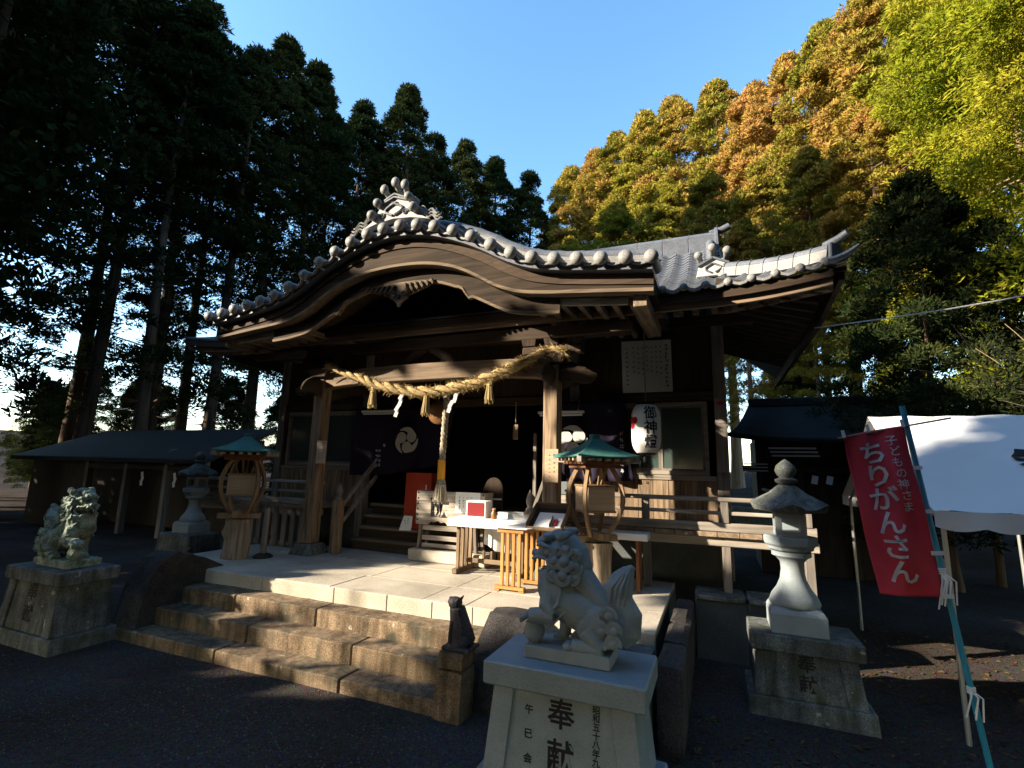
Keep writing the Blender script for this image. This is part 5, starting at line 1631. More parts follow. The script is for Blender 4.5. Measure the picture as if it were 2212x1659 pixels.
    # slab under the lion, in one piece with it
    m.span(-1.29, -0.69, Y - 0.15, Y + 0.15, 0.853, 0.935)
    return m
def pedestal(t, x0, x1, y0, y1, top, main, mat, side_text=None):
    """two-step granite pedestal with corner strips, cap and writing on the front"""
    cx_, cy_ = (x0 + x1) / 2, (y0 + y1) / 2
    w, d = x1 - x0, y1 - y0
    MB().box(cx_, cy_, top - 0.075, w, d, 0.15).build('cap', mat, t, 0.012)
    h = top - 0.15 - 0.16
    MB().box(cx_, cy_, 0.16 + h / 2, w * 0.96, d * 0.95, h, None, 0.89).build('body', mat, t, 0.006)
    MB().box(cx_, cy_, 0.06, w * 1.12, d * 1.12, 0.20, None, 0.97).build('foot', mat, t, 0.012)
    # raised strips at the front corners
    yb, yt = cy_ - d * 0.475, cy_ - d * 0.475 * 0.89
    for s in (-1, 1):
        wb, wt = w * 0.48, w * 0.48 * 0.89
        xo_b, xo_t = cx_ + s * (wb + 0.004), cx_ + s * (wt + 0.004)
        xi_b, xi_t = cx_ + s * (wb - 0.14), cx_ + s * (wt - 0.14)
        m = MB()
        vs = [(xo_b, yb - 0.02, 0.162), (xi_b, yb - 0.02, 0.162), (xi_t, yt - 0.02, 0.16 + h - 0.002), (xo_t, yt - 0.02, 0.16 + h - 0.002),
              (xo_b, yb + 0.02, 0.162), (xi_b, yb + 0.02, 0.162), (xi_t, yt + 0.02, 0.16 + h - 0.002), (xo_t, yt + 0.02, 0.16 + h - 0.002)]
        m.add(vs, [(0, 1, 2, 3), (7, 6, 5, 4), (0, 4, 5, 1), (1, 5, 6, 2), (2, 6, 7, 3), (3, 7, 4, 0)])
        m.build('corner_strip', mat, t, 0.004)
    tilt = math.atan2(yt - yb, h)
    rot = Matrix.Rotation(R(90) - tilt, 4, 'X')
    def at(z):
        return yb + (yt - yb) * (z - 0.16) / h - 0.003
    zc1, zc2 = 0.16 + h * 0.78, 0.16 + h * 0.35
    text('奉', main, MAT['ink'], t, (cx_, at(zc1), zc1), rot=rot, bold=0.015)
    text('献', main, MAT['ink'], t, (cx_, at(zc2), zc2), rot=rot, bold=0.015)
    if side_text:
        zz = 0.16 + h * 0.52
        text(side_text[0], main * 0.27, MAT['ink'], t, (cx_ + w * 0.21, at(zz), zz), rot=rot, bold=0.01, line=0.92)
        text(side_text[1], main * 0.33, MAT['ink'], t, (cx_ - w * 0.20, at(zz), zz), rot=rot, bold=0.01, line=2.2)

kp = thing('lion_pedestal', (-0.985, 3.62, 0), 'pale granite pedestal with carved black characters under the grey lion', 'pedestal')
pedestal(kp, -1.53, -0.44, 3.31, 3.93, 0.85, 0.185, MAT['granite'], ('昭和五十八年九月吉日', '午巳会'))
kl = thing('stone_lion', (-0.985, 3.62, 0.85), 'grey stone guardian lion with open mouth and paw on a ball', 'statue')
body_r = remeshed(lion(3.62), 'lion_body', MAT['komainu'], kl, 0.0042, 3, 0.0)
kp2 = thing('lion_pedestal', (-7.45, 3.8, 0), 'shaded granite pedestal under the mossy lion', 'pedestal')
pedestal(kp2, -8.03, -6.88, 3.48, 4.10, 0.85, 0.19, MAT['granite_old'])  # darker than its twin: shade on the same granite put into the colour
kl2 = thing('stone_lion', (-7.43, 3.8, 0.85), 'mossy greenish stone guardian lion across the steps', 'statue')
me2 = body_r.data.copy()
me2.materials.clear()
me2.transform(Matrix.Diagonal((-1.18, 1.2, 1.08, 1)))
me2.flip_normals()
me2.update()
roughen(me2, lambda p: 0.012 * (nz_.noise(p * 14) + 0.6 * nz_.noise(p * 40)) * (1 if p.z > 0.09 else 0))
link('lion_body', me2, MAT['komainu_mossy'], kl2)

# ------------------------------------------------------------------ stone lanterns
def hexring(m, prof_, c, seg=6, rot=0.0):
    m.lathe(prof_, c, seg, rot)
def stone_lantern(name_label, x, y, zb_, mat, sc=1.0, rot=R(30), square=True):
    t = thing('stone_lantern', (x, y, zb_), name_label, 'stone lantern')
    def L_(prof_, name, seg, rt, sm=False, par=None, mt=None):
        return MB().lathe([(r * sc, z * sc) for r, z in prof_], (x, y, zb_), seg, rt).build(name, mt or mat, par or t, 0 if sm else 0.006, smooth=50 if sm else False)
    q = R(45)
    L_([(0.33, 0.0), (0.33, 0.17), (0.30, 0.21), (0.24, 0.225)], 'base_block', 4, q)
    L_([(0.215, 0.225), (0.225, 0.25), (0.20, 0.31), (0.15, 0.38), (0.115, 0.46), (0.10, 0.55), (0.105, 0.62), (0.14, 0.66), (0.175, 0.68), (0.175, 0.72)], 'shaft', 20, 0, True)
    L_([(0.165, 0.722), (0.20, 0.735), (0.205, 0.765), (0.235, 0.785), (0.24, 0.86), (0.22, 0.868)], 'platform_stone', 6, R(0))
    # fire box: four corner posts with a lintel, so the windows are open
    f = MB()
    s = 0.125 * sc
    z0, z1 = zb_ + 0.869 * sc, zb_ + 1.085 * sc
    for sx in (-1, 1):
        for sy in (-1, 1):
            f.box(x + sx * (s - 0.02 * sc), y + sy * (s - 0.02 * sc), (z0 + z1) / 2, 0.055 * sc, 0.055 * sc, z1 - z0)
    f.span(x - s - .004, x + s + .004, y - s - .004, y + s + .004, z0, z0 + 0.045 * sc).span(x - s - .004, x + s + .004, y - s - .004, y + s + .004, z1 - 0.045 * sc, z1)
    f.span(x - s + 0.01, x + s - 0.01, y + s - 0.03, y + s - 0.02, z0 + 0.046 * sc, z1 - 0.046 * sc)
    f.build('fire_box', mat, t)
    # roof with curled corners
    seg = 6
    m = MB()
    rings = [(0.17, 1.087, 0), (0.34, 1.10, 0.02), (0.365, 1.13, 0.055), (0.28, 1.20, 0.03), (0.18, 1.27, 0.01), (0.10, 1.345, 0), (0.075, 1.36, 0)]
    vs, fs = [], []
    nn = 36
    for r_, z_, cu in rings:
        for k in range(nn):
            a = 2 * math.pi * k / nn
            c6 = abs(math.cos(3 * (a + R(30)))) ** 3
            rr = r_ * (0.88 + 0.14 * c6)
            vs.append((x + rr * sc * math.cos(a), y + rr * sc * math.sin(a), zb_ + (z_ + cu * c6) * sc))
    for i in range(len(rings) - 1):
        for k in range(nn):
            fs.append((i * nn + k, i * nn + (k + 1) % nn, (i + 1) * nn + (k + 1) % nn, (i + 1) * nn + k))
    fs += [tuple(range(nn))[::-1], tuple((len(rings) - 1) * nn + k for k in range(nn))]
    m.add(vs, fs).build('roof', MAT['granite_old'], t, smooth=45)
    L_([(0.06, 1.36), (0.10, 1.385), (0.105, 1.41), (0.06, 1.43), (0.085, 1.46), (0.10, 1.50), (0.085, 1.55), (0.04, 1.59), (0.004, 1.615)], 'finial', 16, 0, True, None, MAT['granite_old'])
    return t
lp = thing('lantern_pedestal', (0.69, 5.7, 0), 'granite pedestal with carved characters and mossy top beside the veranda', 'pedestal')
pedestal(lp, 0.235, 1.15, 5.43, 6.0, 0.69, 0.15, MAT['granite_old'])
stone_lantern('tall stone lantern with flared shaft standing by the veranda rail', 0.66, 5.72, 0.69, MAT['granite'], 1.0)
lp2 = thing('lantern_pedestal', (-9.0, 6.45, 0), 'plain shaded stone pedestal beyond the picket fence', 'pedestal')
MB().box(-9.0, 6.45, 0.4, 0.95, 0.7, 0.9, None, 0.88).build('body', MAT['granite_old'], lp2, 0.02)
stone_lantern('stone lantern standing in shade beyond the mossy lion', -8.98, 6.45, 0.85, MAT['granite'], 0.92)

# ------------------------------------------------------------------ small black statue on a stone post
po = thing('stone_post', (-2.2, 4.2, 0), 'short lichen-spotted stone post below the black statue', 'post')
rock('upper_stone', [(-2.33, 0.42), (-2.07, 0.42), (-2.07, 0.56), (-2.32, 0.56)], MAT['step_stone'], po, 4.06, 4.32, 0.006, 60)
rock('lower_stone', [(-2.36, -0.06), (-2.08, -0.06), (-2.075, 0.41), (-2.345, 0.41)], MAT['step_stone'], po, 4.07, 4.34, 0.008, 61)
bs = thing('seated_animal_statue', (-2.18, 4.18, 0.56), 'small black stone animal sitting upright on the post', 'statue')
m = MB()
m.tube([(-2.15, 4.2, 0.60), (-2.16, 4.2, 0.70), (-2.19, 4.2, 0.80), (-2.21, 4.19, 0.90)], [0.10, 0.098, 0.085, 0.07], 12)
m.ell((-2.225, 4.18, 0.935), (0.068, 0.062, 0.058))
m.tube([(-2.23, 4.18, 0.945), (-2.285, 4.165, 0.965)], [0.045, 0.028], 10)
for s in (-1, 1):
    m.tube([(-2.19, 4.18 + 0.035 * s, 0.965), (-2.165, 4.18 + 0.05 * s, 1.0)], [0.018, 0.005], 6)
    m.tube([(-2.22, 4.18 + 0.045 * s, 0.80), (-2.235, 4.18 + 0.05 * s, 0.70), (-2.24, 4.18 + 0.05 * s, 0.60)], [0.028, 0.022, 0.02], 8)
    m.ell((-2.25, 4.18 + 0.05 * s, 0.59), (0.035, 0.022, 0.018))
    m.ell((-2.13, 4.2 + 0.065 * s, 0.635), (0.075, 0.035, 0.055))
    m.ell((-2.20, 4.19 + 0.085 * s, 0.59), (0.045, 0.022, 0.018))
m.tube([(-2.08, 4.2, 0.60), (-2.045, 4.2, 0.66), (-2.06, 4.2, 0.74)], [0.025, 0.02, 0.008], 8)
m.span(-2.30, -2.03, 4.09, 4.31, 0.562, 0.588)
remeshed(m, 'animal_body', MAT['black_stone'], bs, 0.006, 3, 0.002)

# ------------------------------------------------------------------ wooden lanterns on logs
def wood_lantern(x, y, label, rz, knot):
    t = thing('wooden_lantern', (x, y, ZP), label, 'lantern', None, rz)
    t_m = WM[t.name]
    W = lambda p: t_m @ Vector(p)
    def local(mb):
        mb.v = [tuple(t_m @ Vector(p)) for p in mb.v]
        return mb
    # gnarled log
    rnd = random.Random(int(abs(x) * 100))
    nn, nz2 = 28, 16
    vs, fs = [], []
    ph = [rnd.uniform(0, 6) for _ in range(6)]
    for j in range(nz2 + 1):
        z = 0.59 * j / nz2
        for k in range(nn):
            a = 2 * math.pi * k / nn
            r = 0.185 + 0.02 * math.sin(2 * a + ph[0]) + 0.012 * math.sin(5 * a + ph[1]) + 0.02 * math.sin(z * 7 + ph[2]) * math.sin(a + ph[3])
            r += knot * 0.07 * math.exp(-((a - 3.6) / 0.35) ** 2 - ((z - 0.40) / 0.09) ** 2) - knot * 0.05 * math.exp(-((a - 3.75) / 0.12) ** 2 - ((z - 0.43) / 0.035) ** 2)
            r -= 0.012 * (math.sin(9 * a + ph[4] + 1.5 * z) > 0.93)
            vs.append((r * math.cos(a), r * math.sin(a), z))
    for j in range(nz2):
        for k in range(nn):
            fs.append((j * nn + k, j * nn + (k + 1) % nn, (j + 1) * nn + (k + 1) % nn, (j + 1) * nn + k))
    fs += [tuple(range(nn))[::-1], tuple(nz2 * nn + k for k in range(nn))]
    local(MB().add(vs, fs)).build('log_base', MAT['log'], t, smooth=60)
    # crossed bearers
    local(MB().box(0, 0, 0.635, 0.62, 0.10, 0.08)).build('bearer', MAT['wood_arm'], t, 0.006)
    local(MB().box(0, 0, 0.682, 0.10, 0.62, 0.08)).build('bearer', MAT['wood_arm'], t, 0.006)
    # four bowed arms at the corners
    for k in range(4):
        a = R(45 + 90 * k)
        pts = []
        for i in range(11):
            s_ = i / 10
            r = 0.10 + 0.26 * math.sin(math.pi * (0.06 + 0.82 * s_)) ** 0.9
            pts.append((r * math.cos(a), r * math.sin(a), 0.68 + 0.84 * s_))
        mm = MB()
        for i in range(10):
            p, q = Vector(pts[i]), Vector(pts[i + 1])
            mm.beam(p, p + (q - p) * 1.04, 0.042, 0.05, (math.cos(a), math.sin(a), 0))
        local(mm).build('bowed_arm', MAT['wood_arm'], t)
    # box in the middle
    bxm = local(MB().box(0, 0, 1.12, 0.37, 0.37, 0.30)).build('lamp_box', MAT['wood_pale'], t, 0.006)
    for z in (0.965, 1.275):
        local(MB().box(0, 0, z, 0.39, 0.39, 0.025)).build('box_trim', MAT['wood_arm'], bxm, 0.003)
    for k in range(4):
        a = R(90 * k)
        local(MB().beam((0.1 * math.cos(a), 0.1 * math.sin(a), 1.29), (0.17 * math.cos(a), 0.17 * math.sin(a), 1.52), 0.03, 0.03)).build('strut', MAT['wood_arm'], t)
    # head frame
    local(MB().box(0, 0, 1.515, 0.50, 0.50, 0.045)).build('head_frame', MAT['wood_red'], t, 0.004)
    local(MB().box(0, 0, 1.56, 0.62, 0.62, 0.04)).build('head_frame', MAT['wood_red'], t, 0.004)
    for k in range(4):
        rm = Matrix.Rotation(R(90 * k), 4, 'Z')
        for j in range(5):
            mm = MB().box(-0.24 + 0.12 * j, -0.345, 1.595, 0.032, 0.13, 0.03)
            mm.v = [tuple(rm @ Vector(p)) for p in mm.v]
            local(mm).build('rafter_end', MAT['wood_pale'], t)
        mm = MB().beam((0.16, 0.16, 1.585), (0.40, 0.40, 1.60), 0.06, 0.075)
        mm.v = [tuple(rm @ Vector(p)) for p in mm.v]
        local(mm).build('corner_rafter', MAT['wood_grey_x'], t, 0.004)
    # concave pyramid roof in green copper
    prof2 = [(0.41, 1.618), (0.415, 1.635), (0.33, 1.665), (0.24, 1.71), (0.16, 1.765), (0.09, 1.825), (0.05, 1.865)]
    m = MB()
    vs, fs = [], []
    for (h, z) in prof2:
        n4 = 4
        for c in range(4):
            a0 = Vector([(-1, -1), (1, -1), (1, 1), (-1, 1)][c])
            a1 = Vector([(1, -1), (1, 1), (-1, 1), (-1, -1)][c])
            for q in range(n4):
                p = a0 + (a1 - a0) * q / n4
                lift = 0.02 * (h / 0.41) * (abs(2 * q / n4 - 1)) ** 2
                vs.append((p.x * h, p.y * h, z + lift))
    npr = 16
    for i in range(len(prof2) - 1):
        for k in range(npr):
            fs.append((i * npr + k, i * npr + (k + 1) % npr, (i + 1) * npr + (k + 1) % npr, (i + 1) * npr + k))
    fs += [tuple(range(npr))[::-1], tuple((len(prof2) - 1) * npr + k for k in range(npr))]
    rf = local(m.add(vs, fs)).build('copper_roof', MAT['copper'], t, smooth=25)
    local(MB().box(0, 0, 1.885, 0.10, 0.10, 0.075, None, 1.1)).build('roof_cap', MAT['copper'], rf, 0.006)
    return t
wood_lantern(-1.42, 6.28, 'wooden lantern on a sunlit log with green copper roof before the sunlit pillar', R(39), 0.4)
wood_lantern(-6.93, 5.74, 'wooden lantern on a knotted log with green copper roof in the shade', R(38), 1.0)

# ------------------------------------------------------------------ banner on a slanted blue pole
bn = thing('banner_pole', (1.46, 4.0, 0), 'red cloth banner with white writing on a slanted blue pole', 'banner')
PA, PB = Vector((1.462, 4.0, -0.05)), Vector((1.175, 4.0, 2.62))
MB().tube([PA, PB], 0.016, 10).build('pole', MAT['pole'], bn, smooth=40)
TLc, TRc, BRc, BLc = Vector((0.823, 3.97, 2.418)), Vector((1.155, 3.97, 2.485)), Vector((1.283, 3.97, 1.435)), Vector((0.94, 3.97, 1.415))
def ban(u, v, off=0.0):
    p = (TLc * (1 - u) + TRc * u) * (1 - v) + (BLc * (1 - u) + BRc * u) * v
    return p + Vector((0, 0.03 * math.sin(u * 4.5 + v * 3) + 0.014 * math.sin(v * 11 - u * 7) + 0.008 * math.sin(u * 13 + v * 6) - off, 0.012 * math.sin(u * 3.14) * (v - 0.5) * -1))
vs = [ban(i / 30, j / 80) for j in range(81) for i in range(31)]
fs = [(j * 31 + i, j * 31 + i + 1, j * 31 + i + 32, j * 31 + i + 31) for j in range(80) for i in range(30)]
bc = MB().add(vs, fs).build('red_cloth', MAT['red_cloth'], bn, smooth='all')
md = bc.modifiers.new('thickness', 'SOLIDIFY'); md.thickness = 0.002; md.offset = 0
MB().tube([(0.79, 3.985, 2.405), (1.20, 3.985, 2.49), (1.42, 3.985, 2.535)], 0.007, 6).build('crossbar', MAT['twig'], bn)
for (u, v) in ((0.0, -0.015), (0.45, -0.02), (0.98, -0.015)):
    p = ban(u, v)
    MB().box(p.x, p.y - 0.004, p.z, 0.02, 0.006, 0.05, (0, R(-8), 0)).build('tie', MAT['white_cloth'], bn)
for v in (0.26, 0.52, 0.76, 1.0):
    p = ban(1.0, v)
    t_ = (p.z - PA.z) / (PB.z - PA.z)
    q = PA + (PB - PA) * t_
    MB().beam((p.x - 0.02, 3.965, p.z), (q.x + 0.02, 3.975, q.z + 0.004), 0.006, 0.024, (0, 0, 1)).build('tie', MAT['white_cloth'], bn)
def ban_text(body, size, u0, v0, v1, bold):
    """characters set down the cloth, bent to its folds"""
    n_ = len(body)
    for k, ch in enumerate(body):
        v = v0 + (v1 - v0) * (k + 0.5) / n_
        t = text(ch, size, MAT['white_ink'], bn, (0, 0, 0), bold=bold)
        bm = bmesh.new(); bm.from_mesh(t.data)
        bmesh.ops.triangulate(bm, faces=bm.faces)
        bmesh.ops.subdivide_edges(bm, edges=[e_ for e_ in bm.edges if e_.calc_length() > 0.02], cuts=2)
        bm.to_mesh(t.data); bm.free()
        inv = WM[bn.name].inverted()
        W_, H_ = (TRc - TLc).length, (TLc - BLc).length
        for vv in t.data.vertices:
            x, y, z = vv.co
            vv.co = inv @ ban(u0 + x / W_ + (0.012 * (k % 2)), v - y / H_, 0.009)
        t.matrix_local = Matrix.Identity(4)
ban_text('ちりがんさん', 0.155, 0.42, 0.08, 0.94, 0.018)
ban_text('子どもの神さま', 0.066, 0.75, 0.05, 0.52, 0.008)
def knot(par, p, n_=5, L_=0.18, seed=1):
    rnd = random.Random(seed)
    m = MB()
    for k in range(n_):
        a = rnd.uniform(-0.6, 0.6)
        m.tube([p, p + Vector((0.03 * math.sin(a) * 2 + 0.02, -0.03, 0.02 - L_ * 0.3)), p + Vector((0.05 * math.sin(a * 2), -0.025, -L_ * rnd.uniform(0.6, 1)))], 0.005, 5)
    for k in range(3):
        m.lathe([(0.02, 0), (0.024, 0.006), (0.02, 0.012)], p + Vector((0, 0, -0.02 + 0.014 * k)), 8)
    m.build('cord_knot', MAT['white_cloth'], par)
knot(bn, PA + (PB - PA) * 0.61, 6, 0.24, 3)
knot(bn, PA + (PB - PA) * 0.36, 4, 0.17, 6)

# ------------------------------------------------------------------ white tent
te = thing('festival_tent', (3.6, 7.2, 0), 'white ridge tent with scalloped edge and black lettering beside the shrine', 'tent')
TX0, TX1 = 1.76, 5.6
def tent_z(y):
    t = abs(y - 7.2) / 1.7
    return 2.87 - 1.0 * t - 0.06 * math.sin(math.pi * t)
vs, fs = [], []
nx, ny = 30, 24
for j in range(ny + 1):
    y = 5.5 + 3.4 * j / ny
    for i in range(nx + 1):
        x = TX0 + (TX1 - TX0) * i / nx
        sag = -0.03 * math.sin(math.pi * i / nx * 3) ** 2 * math.sin(math.pi * j / ny * 2) ** 2 + 0.006 * math.sin(i * 1.9 + j * 0.7) + 0.004 * math.sin(i * 0.8 - j * 1.6)
        vs.append((x, y, tent_z(y) + sag))
for j in range(ny):
    for i in range(nx):
        a = j * (nx + 1) + i
        fs.append((a, a + 1, a + nx + 2, a + nx + 1))
MB().add(vs, fs).build('canopy', MAT['tent_cloth'], te, smooth=40)
for (y, sgn) in ((5.5, 1), (8.9, -1)):
    vs, fs = [], []
    for i in range(121):
        x = TX0 + (TX1 - TX0) * i / 120
        sc_ = 0.035 * abs(math.sin(i / 120 * math.pi * (TX1 - TX0) / 0.34))
        yy = y + 0.012 * math.sin(i * 0.45)
        vs += [(x, y, 1.87), (x, yy, 1.70 + 0.035 - sc_)]
    for i in range(120):
        fs.append((2 * i, 2 * i + 1, 2 * i + 3, 2 * i + 2))
    MB().add(vs, fs).build('valance', MAT['tent_cloth'], te, smooth=40)
for x in (TX0 + 0.004, TX1 - 0.004):
    MB().add([(x, 5.5, 1.87), (x, 7.2, 2.865), (x, 8.9, 1.87)], [(0, 1, 2)]).build('gable_cloth', MAT['tent_cloth'], te) if x > 3 else None
for x in (TX0 + 0.08, 3.7, TX1 - 0.08):
    for y in (5.58, 8.82):
        MB().tube([(x, y, -0.05), (x, y, 1.84)], 0.02, 8).build('leg', MAT['steel'], te, smooth=40)
    MB().tube([(x, 5.58, 1.80), (x, 7.2, 2.80), (x, 8.82, 1.80)], 0.016, 8).build('rafter_pipe', MAT['steel'], te, smooth=40)
    MB().tube([(x, 5.58, 1.35), (x, 6.1, 1.78)], 0.012, 6).build('brace', MAT['steel'], te, smooth=40)
MB().tube([(TX0, 7.2, 2.82), (TX1, 7.2, 2.82)], 0.018, 8).build('ridge_pipe', MAT['steel'], te, smooth=40)
MB().tube([(TX0, 5.56, 1.84), (TX1, 5.56, 1.84)], 0.016, 8).build('eave_pipe', MAT['steel'], te, smooth=40)
sl = math.atan2(1.0, 1.7)
text('智', 0.62, MAT['ink'], te, (3.05, 6.28, tent_z(6.28) + 0.012), rot=Matrix.Rotation(sl, 4, 'X'), bold=0.035)

# ------------------------------------------------------------------ small sub-shrine behind, side hall by the grove
ss = thing('side_shrine', (1.9, 13.5, 0), 'small dark sub-shrine with grey-green roof behind the veranda', 'shrine')
bx('wall', MAT['wood_dark_v'], ss, 0.9, 3.6, 12.9, 14.8, 0, 2.95, 0)
for x in (0.95, 1.75, 2.7, 3.55):
    bx('post', MAT['wood_dark_v'], ss, x - 0.07, x + 0.07, 12.76, 12.895, 0, 2.9, 0.01)
n = 14
lo = []
for sgn in (1,):
    vs, fs = [], []
    for j in range(9):
        t = j / 8
        for i in range(n + 1):
            u = i / n
            hx = 1.95 - 0.55 * t
            z = 2.92 + 0.95 * t ** 1.5 + 0.14 * (abs(2 * u - 1) ** 3) * (1 - t)
            vs.append((2.25 - hx + 2 * hx * u, 12.1 + 1.5 * t, z))
    for j in range(8):
        for i in range(n):
            a = j * (n + 1) + i
            fs.append((a, a + 1, a + n + 2, a + n + 1))
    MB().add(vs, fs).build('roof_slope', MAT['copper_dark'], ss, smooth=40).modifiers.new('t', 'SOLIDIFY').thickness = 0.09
bx('ridge', MAT['copper_dark'], ss, 0.85, 3.65, 13.5, 13.75, 3.8, 4.0, 0.02)
for k in range(3):
    bx('pale_slat', MAT['white_plastic'], ss, 1.15 + 0.03 * k, 2.1 + 0.03 * k, 12.70, 12.72, 2.72 - 0.085 * k, 2.76 - 0.085 * k, 0.003)
for k in range(3):
    bx('pale_slat', MAT['white_plastic'], ss, 0.62, 1.12, 12.70, 12.72, 2.36 - 0.075 * k, 2.39 - 0.075 * k, 0.003)
bx('lintel', MAT['wood_dark_x'], ss, 0.6, 3.7, 12.73, 12.86, 2.2, 2.34, 0.01)
for x in (2.02, 2.3):
    MB().box(x, 12.68, 2.05, 0.12, 0.004, 0.18, (0, R(12), 0)).build('paper_streamer', MAT['paper'], ss)
sh_ = thing('side_hall', (-16.5, 10, 0), 'long low dark-roofed building below the shaded cedars', 'building')
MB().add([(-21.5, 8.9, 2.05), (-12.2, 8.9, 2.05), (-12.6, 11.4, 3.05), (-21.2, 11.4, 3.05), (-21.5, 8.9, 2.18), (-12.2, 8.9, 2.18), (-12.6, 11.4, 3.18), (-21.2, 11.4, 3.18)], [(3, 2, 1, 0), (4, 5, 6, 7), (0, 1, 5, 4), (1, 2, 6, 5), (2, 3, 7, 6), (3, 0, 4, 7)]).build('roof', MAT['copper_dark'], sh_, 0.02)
bx('back_wall', MAT['wood_dark_v'], sh_, -21, -12.8, 11.0, 11.2, 0, 2.8, 0)
bx('side_wall', MAT['wood_dark_v'], sh_, -21.2, -18.2, 9.4, 9.5, 0, 2.05, 0)
for x in (-18.1, -16.2, -14.4, -12.9):
    bx('post', MAT['wood_grey_v'], sh_, x - 0.08, x + 0.08, 9.35, 9.52, 0, 2.15, 0.01)
bx('beam', MAT['wood_dark_x'], sh_, -18.1, -12.8, 9.36, 9.5, 1.85, 2.0, 0.01)
for x in (-15.3, -13.9):
    m = MB()
    for k in range(3):
        m.box(x + 0.03 * (k % 2), 9.3, 1.72 - 0.12 * k, 0.10, 0.004, 0.15, (0, R(20 if k % 2 else -15), 0))
    m.build('paper_streamer', MAT['paper'], sh_)

# ------------------------------------------------------------------ cable, stones, litter
cb_ = thing('overhead_cable', (3.5, 6.5, 4.0), 'thin pale cable slung from the eaves to beyond the tent', 'cable')
P0, P1 = Vector((1.35, 7.6, 4.15)), Vector((6.9, 6.6, 5.05))
MB().tube([P0 + (P1 - P0) * t / 12 - Vector((0, 0, 0.25 * math.sin(math.pi * t / 12))) for t in range(13)], 0.009, 5).build('wire', plain('cable_grey', (0.5, 0.5, 0.48), 0.6), cb_)
MB().ell(P0 + (P1 - P0) * 0.42 - Vector((0, 0, 0.24)), (0.04, 0.03, 0.03)).build('insulator', MAT['white_plastic'], cb_)
rk = [(0.12, 3.72, 0.075), (0.47, 3.75, 0.055), (0.60, 3.78, 0.05), (0.78, 3.72, 0.05), (0.92, 3.62, 0.04), (0.55, 3.42, 0.035), (0.30, 3.38, 0.03), (0.08, 3.35, 0.05), (0.7, 3.40, 0.03), (1.15, 3.55, 0.028), (-0.25, 3.3, 0.04)]
for i, (x, y, r) in enumerate(rk):
    m = MB().ell((0, 0, 0), (r, r * 0.75, r * 0.6), None, 10, 7)
    me = m.mesh('stone')
    for v in me.vertices:
        v.co *= 1 + 0.28 * nz_.noise(v.co * (1.1 / r) + Vector((i * 3.1, 0, 0)))
    for p in me.polygons:
        p.use_smooth = True
    o = link('stone', me, MAT['granite_old'], None, Matrix.Translation((x, y, ground_z(x, y) + r * 0.25)) @ Matrix.Rotation(i * 1.3, 4, 'Z'))
    tag(o, 'loose grey fieldstone lying on the bare earth before the lantern pedestal', 'stone', 'loose stones on the bare earth')
rnd = random.Random(5)
vs, fs = [], []
for i in range(2600):
    x, y = rnd.uniform(-0.4, 6), rnd.uniform(2.6, 9)
    if x < 1.3 and 5.2 < y:
        continue
    z = ground_z(x, y) + 0.006
    a = rnd.uniform(0, 6.28)
    l, w = rnd.uniform(0.02, 0.05), rnd.uniform(0.008, 0.02)
    c, s = math.cos(a), math.sin(a)
    n0 = len(vs)
    tz = rnd.uniform(0, 0.02)
    vs += [(x - c * l, y - s * l, z), (x - s * w, y + c * w, z + tz), (x + c * l, y + s * l, z + rnd.uniform(0, 0.012)), (x + s * w, y - c * w, z + 0.002)]
    fs.append((n0, n0 + 1, n0 + 2, n0 + 3))
o = MB().add(vs, fs).build('fallen_leaves', leaf('leaf_litter', (0.06, 0.04, 0.02), (0.16, 0.10, 0.05)))
tag(o, 'scattered dry leaves on the earth beside the shrine', 'leaf litter')
o['kind'] = 'stuff'
# ------------------------------------------------------------------ trees
def leaf_mesh(name, P_, D_, L_, W_, rng, Nn=None):
    """many small pointed leaves: positions, directions, lengths, widths (numpy)"""
    n = len(P_)
    D_ = D_ / (np.linalg.norm(D_, axis=1, keepdims=True) + 1e-9)
    rv = rng.normal(size=(n, 3)) if Nn is None else Nn + rng.normal(size=(n, 3)) * 0.42
    S_ = np.cross(D_, rv)
    S_ /= (np.linalg.norm(S_, axis=1, keepdims=True) + 1e-9)
    a = P_
    b_ = P_ + D_ * (L_ * 0.45)[:, None] + S_ * W_[:, None]
    c = P_ + D_ * L_[:, None]
    d = P_ + D_ * (L_ * 0.45)[:, None] - S_ * W_[:, None]
    V = np.stack([a, b_, c, d], axis=1).reshape(-1, 3).astype(np.float32)
    me = bpy.data.meshes.new(name)
    me.vertices.add(4 * n)
    me.vertices.foreach_set('co', V.ravel())
    me.loops.add(4 * n)
    me.loops.foreach_set('vertex_index', np.arange(4 * n, dtype=np.int32))
    me.polygons.add(n)
    me.polygons.foreach_set('loop_start', np.arange(0, 4 * n, 4, dtype=np.int32))
    me.polygons.foreach_set('loop_total', np.full(n, 4, dtype=np.int32))
    me.update(calc_edges=True)
    return me

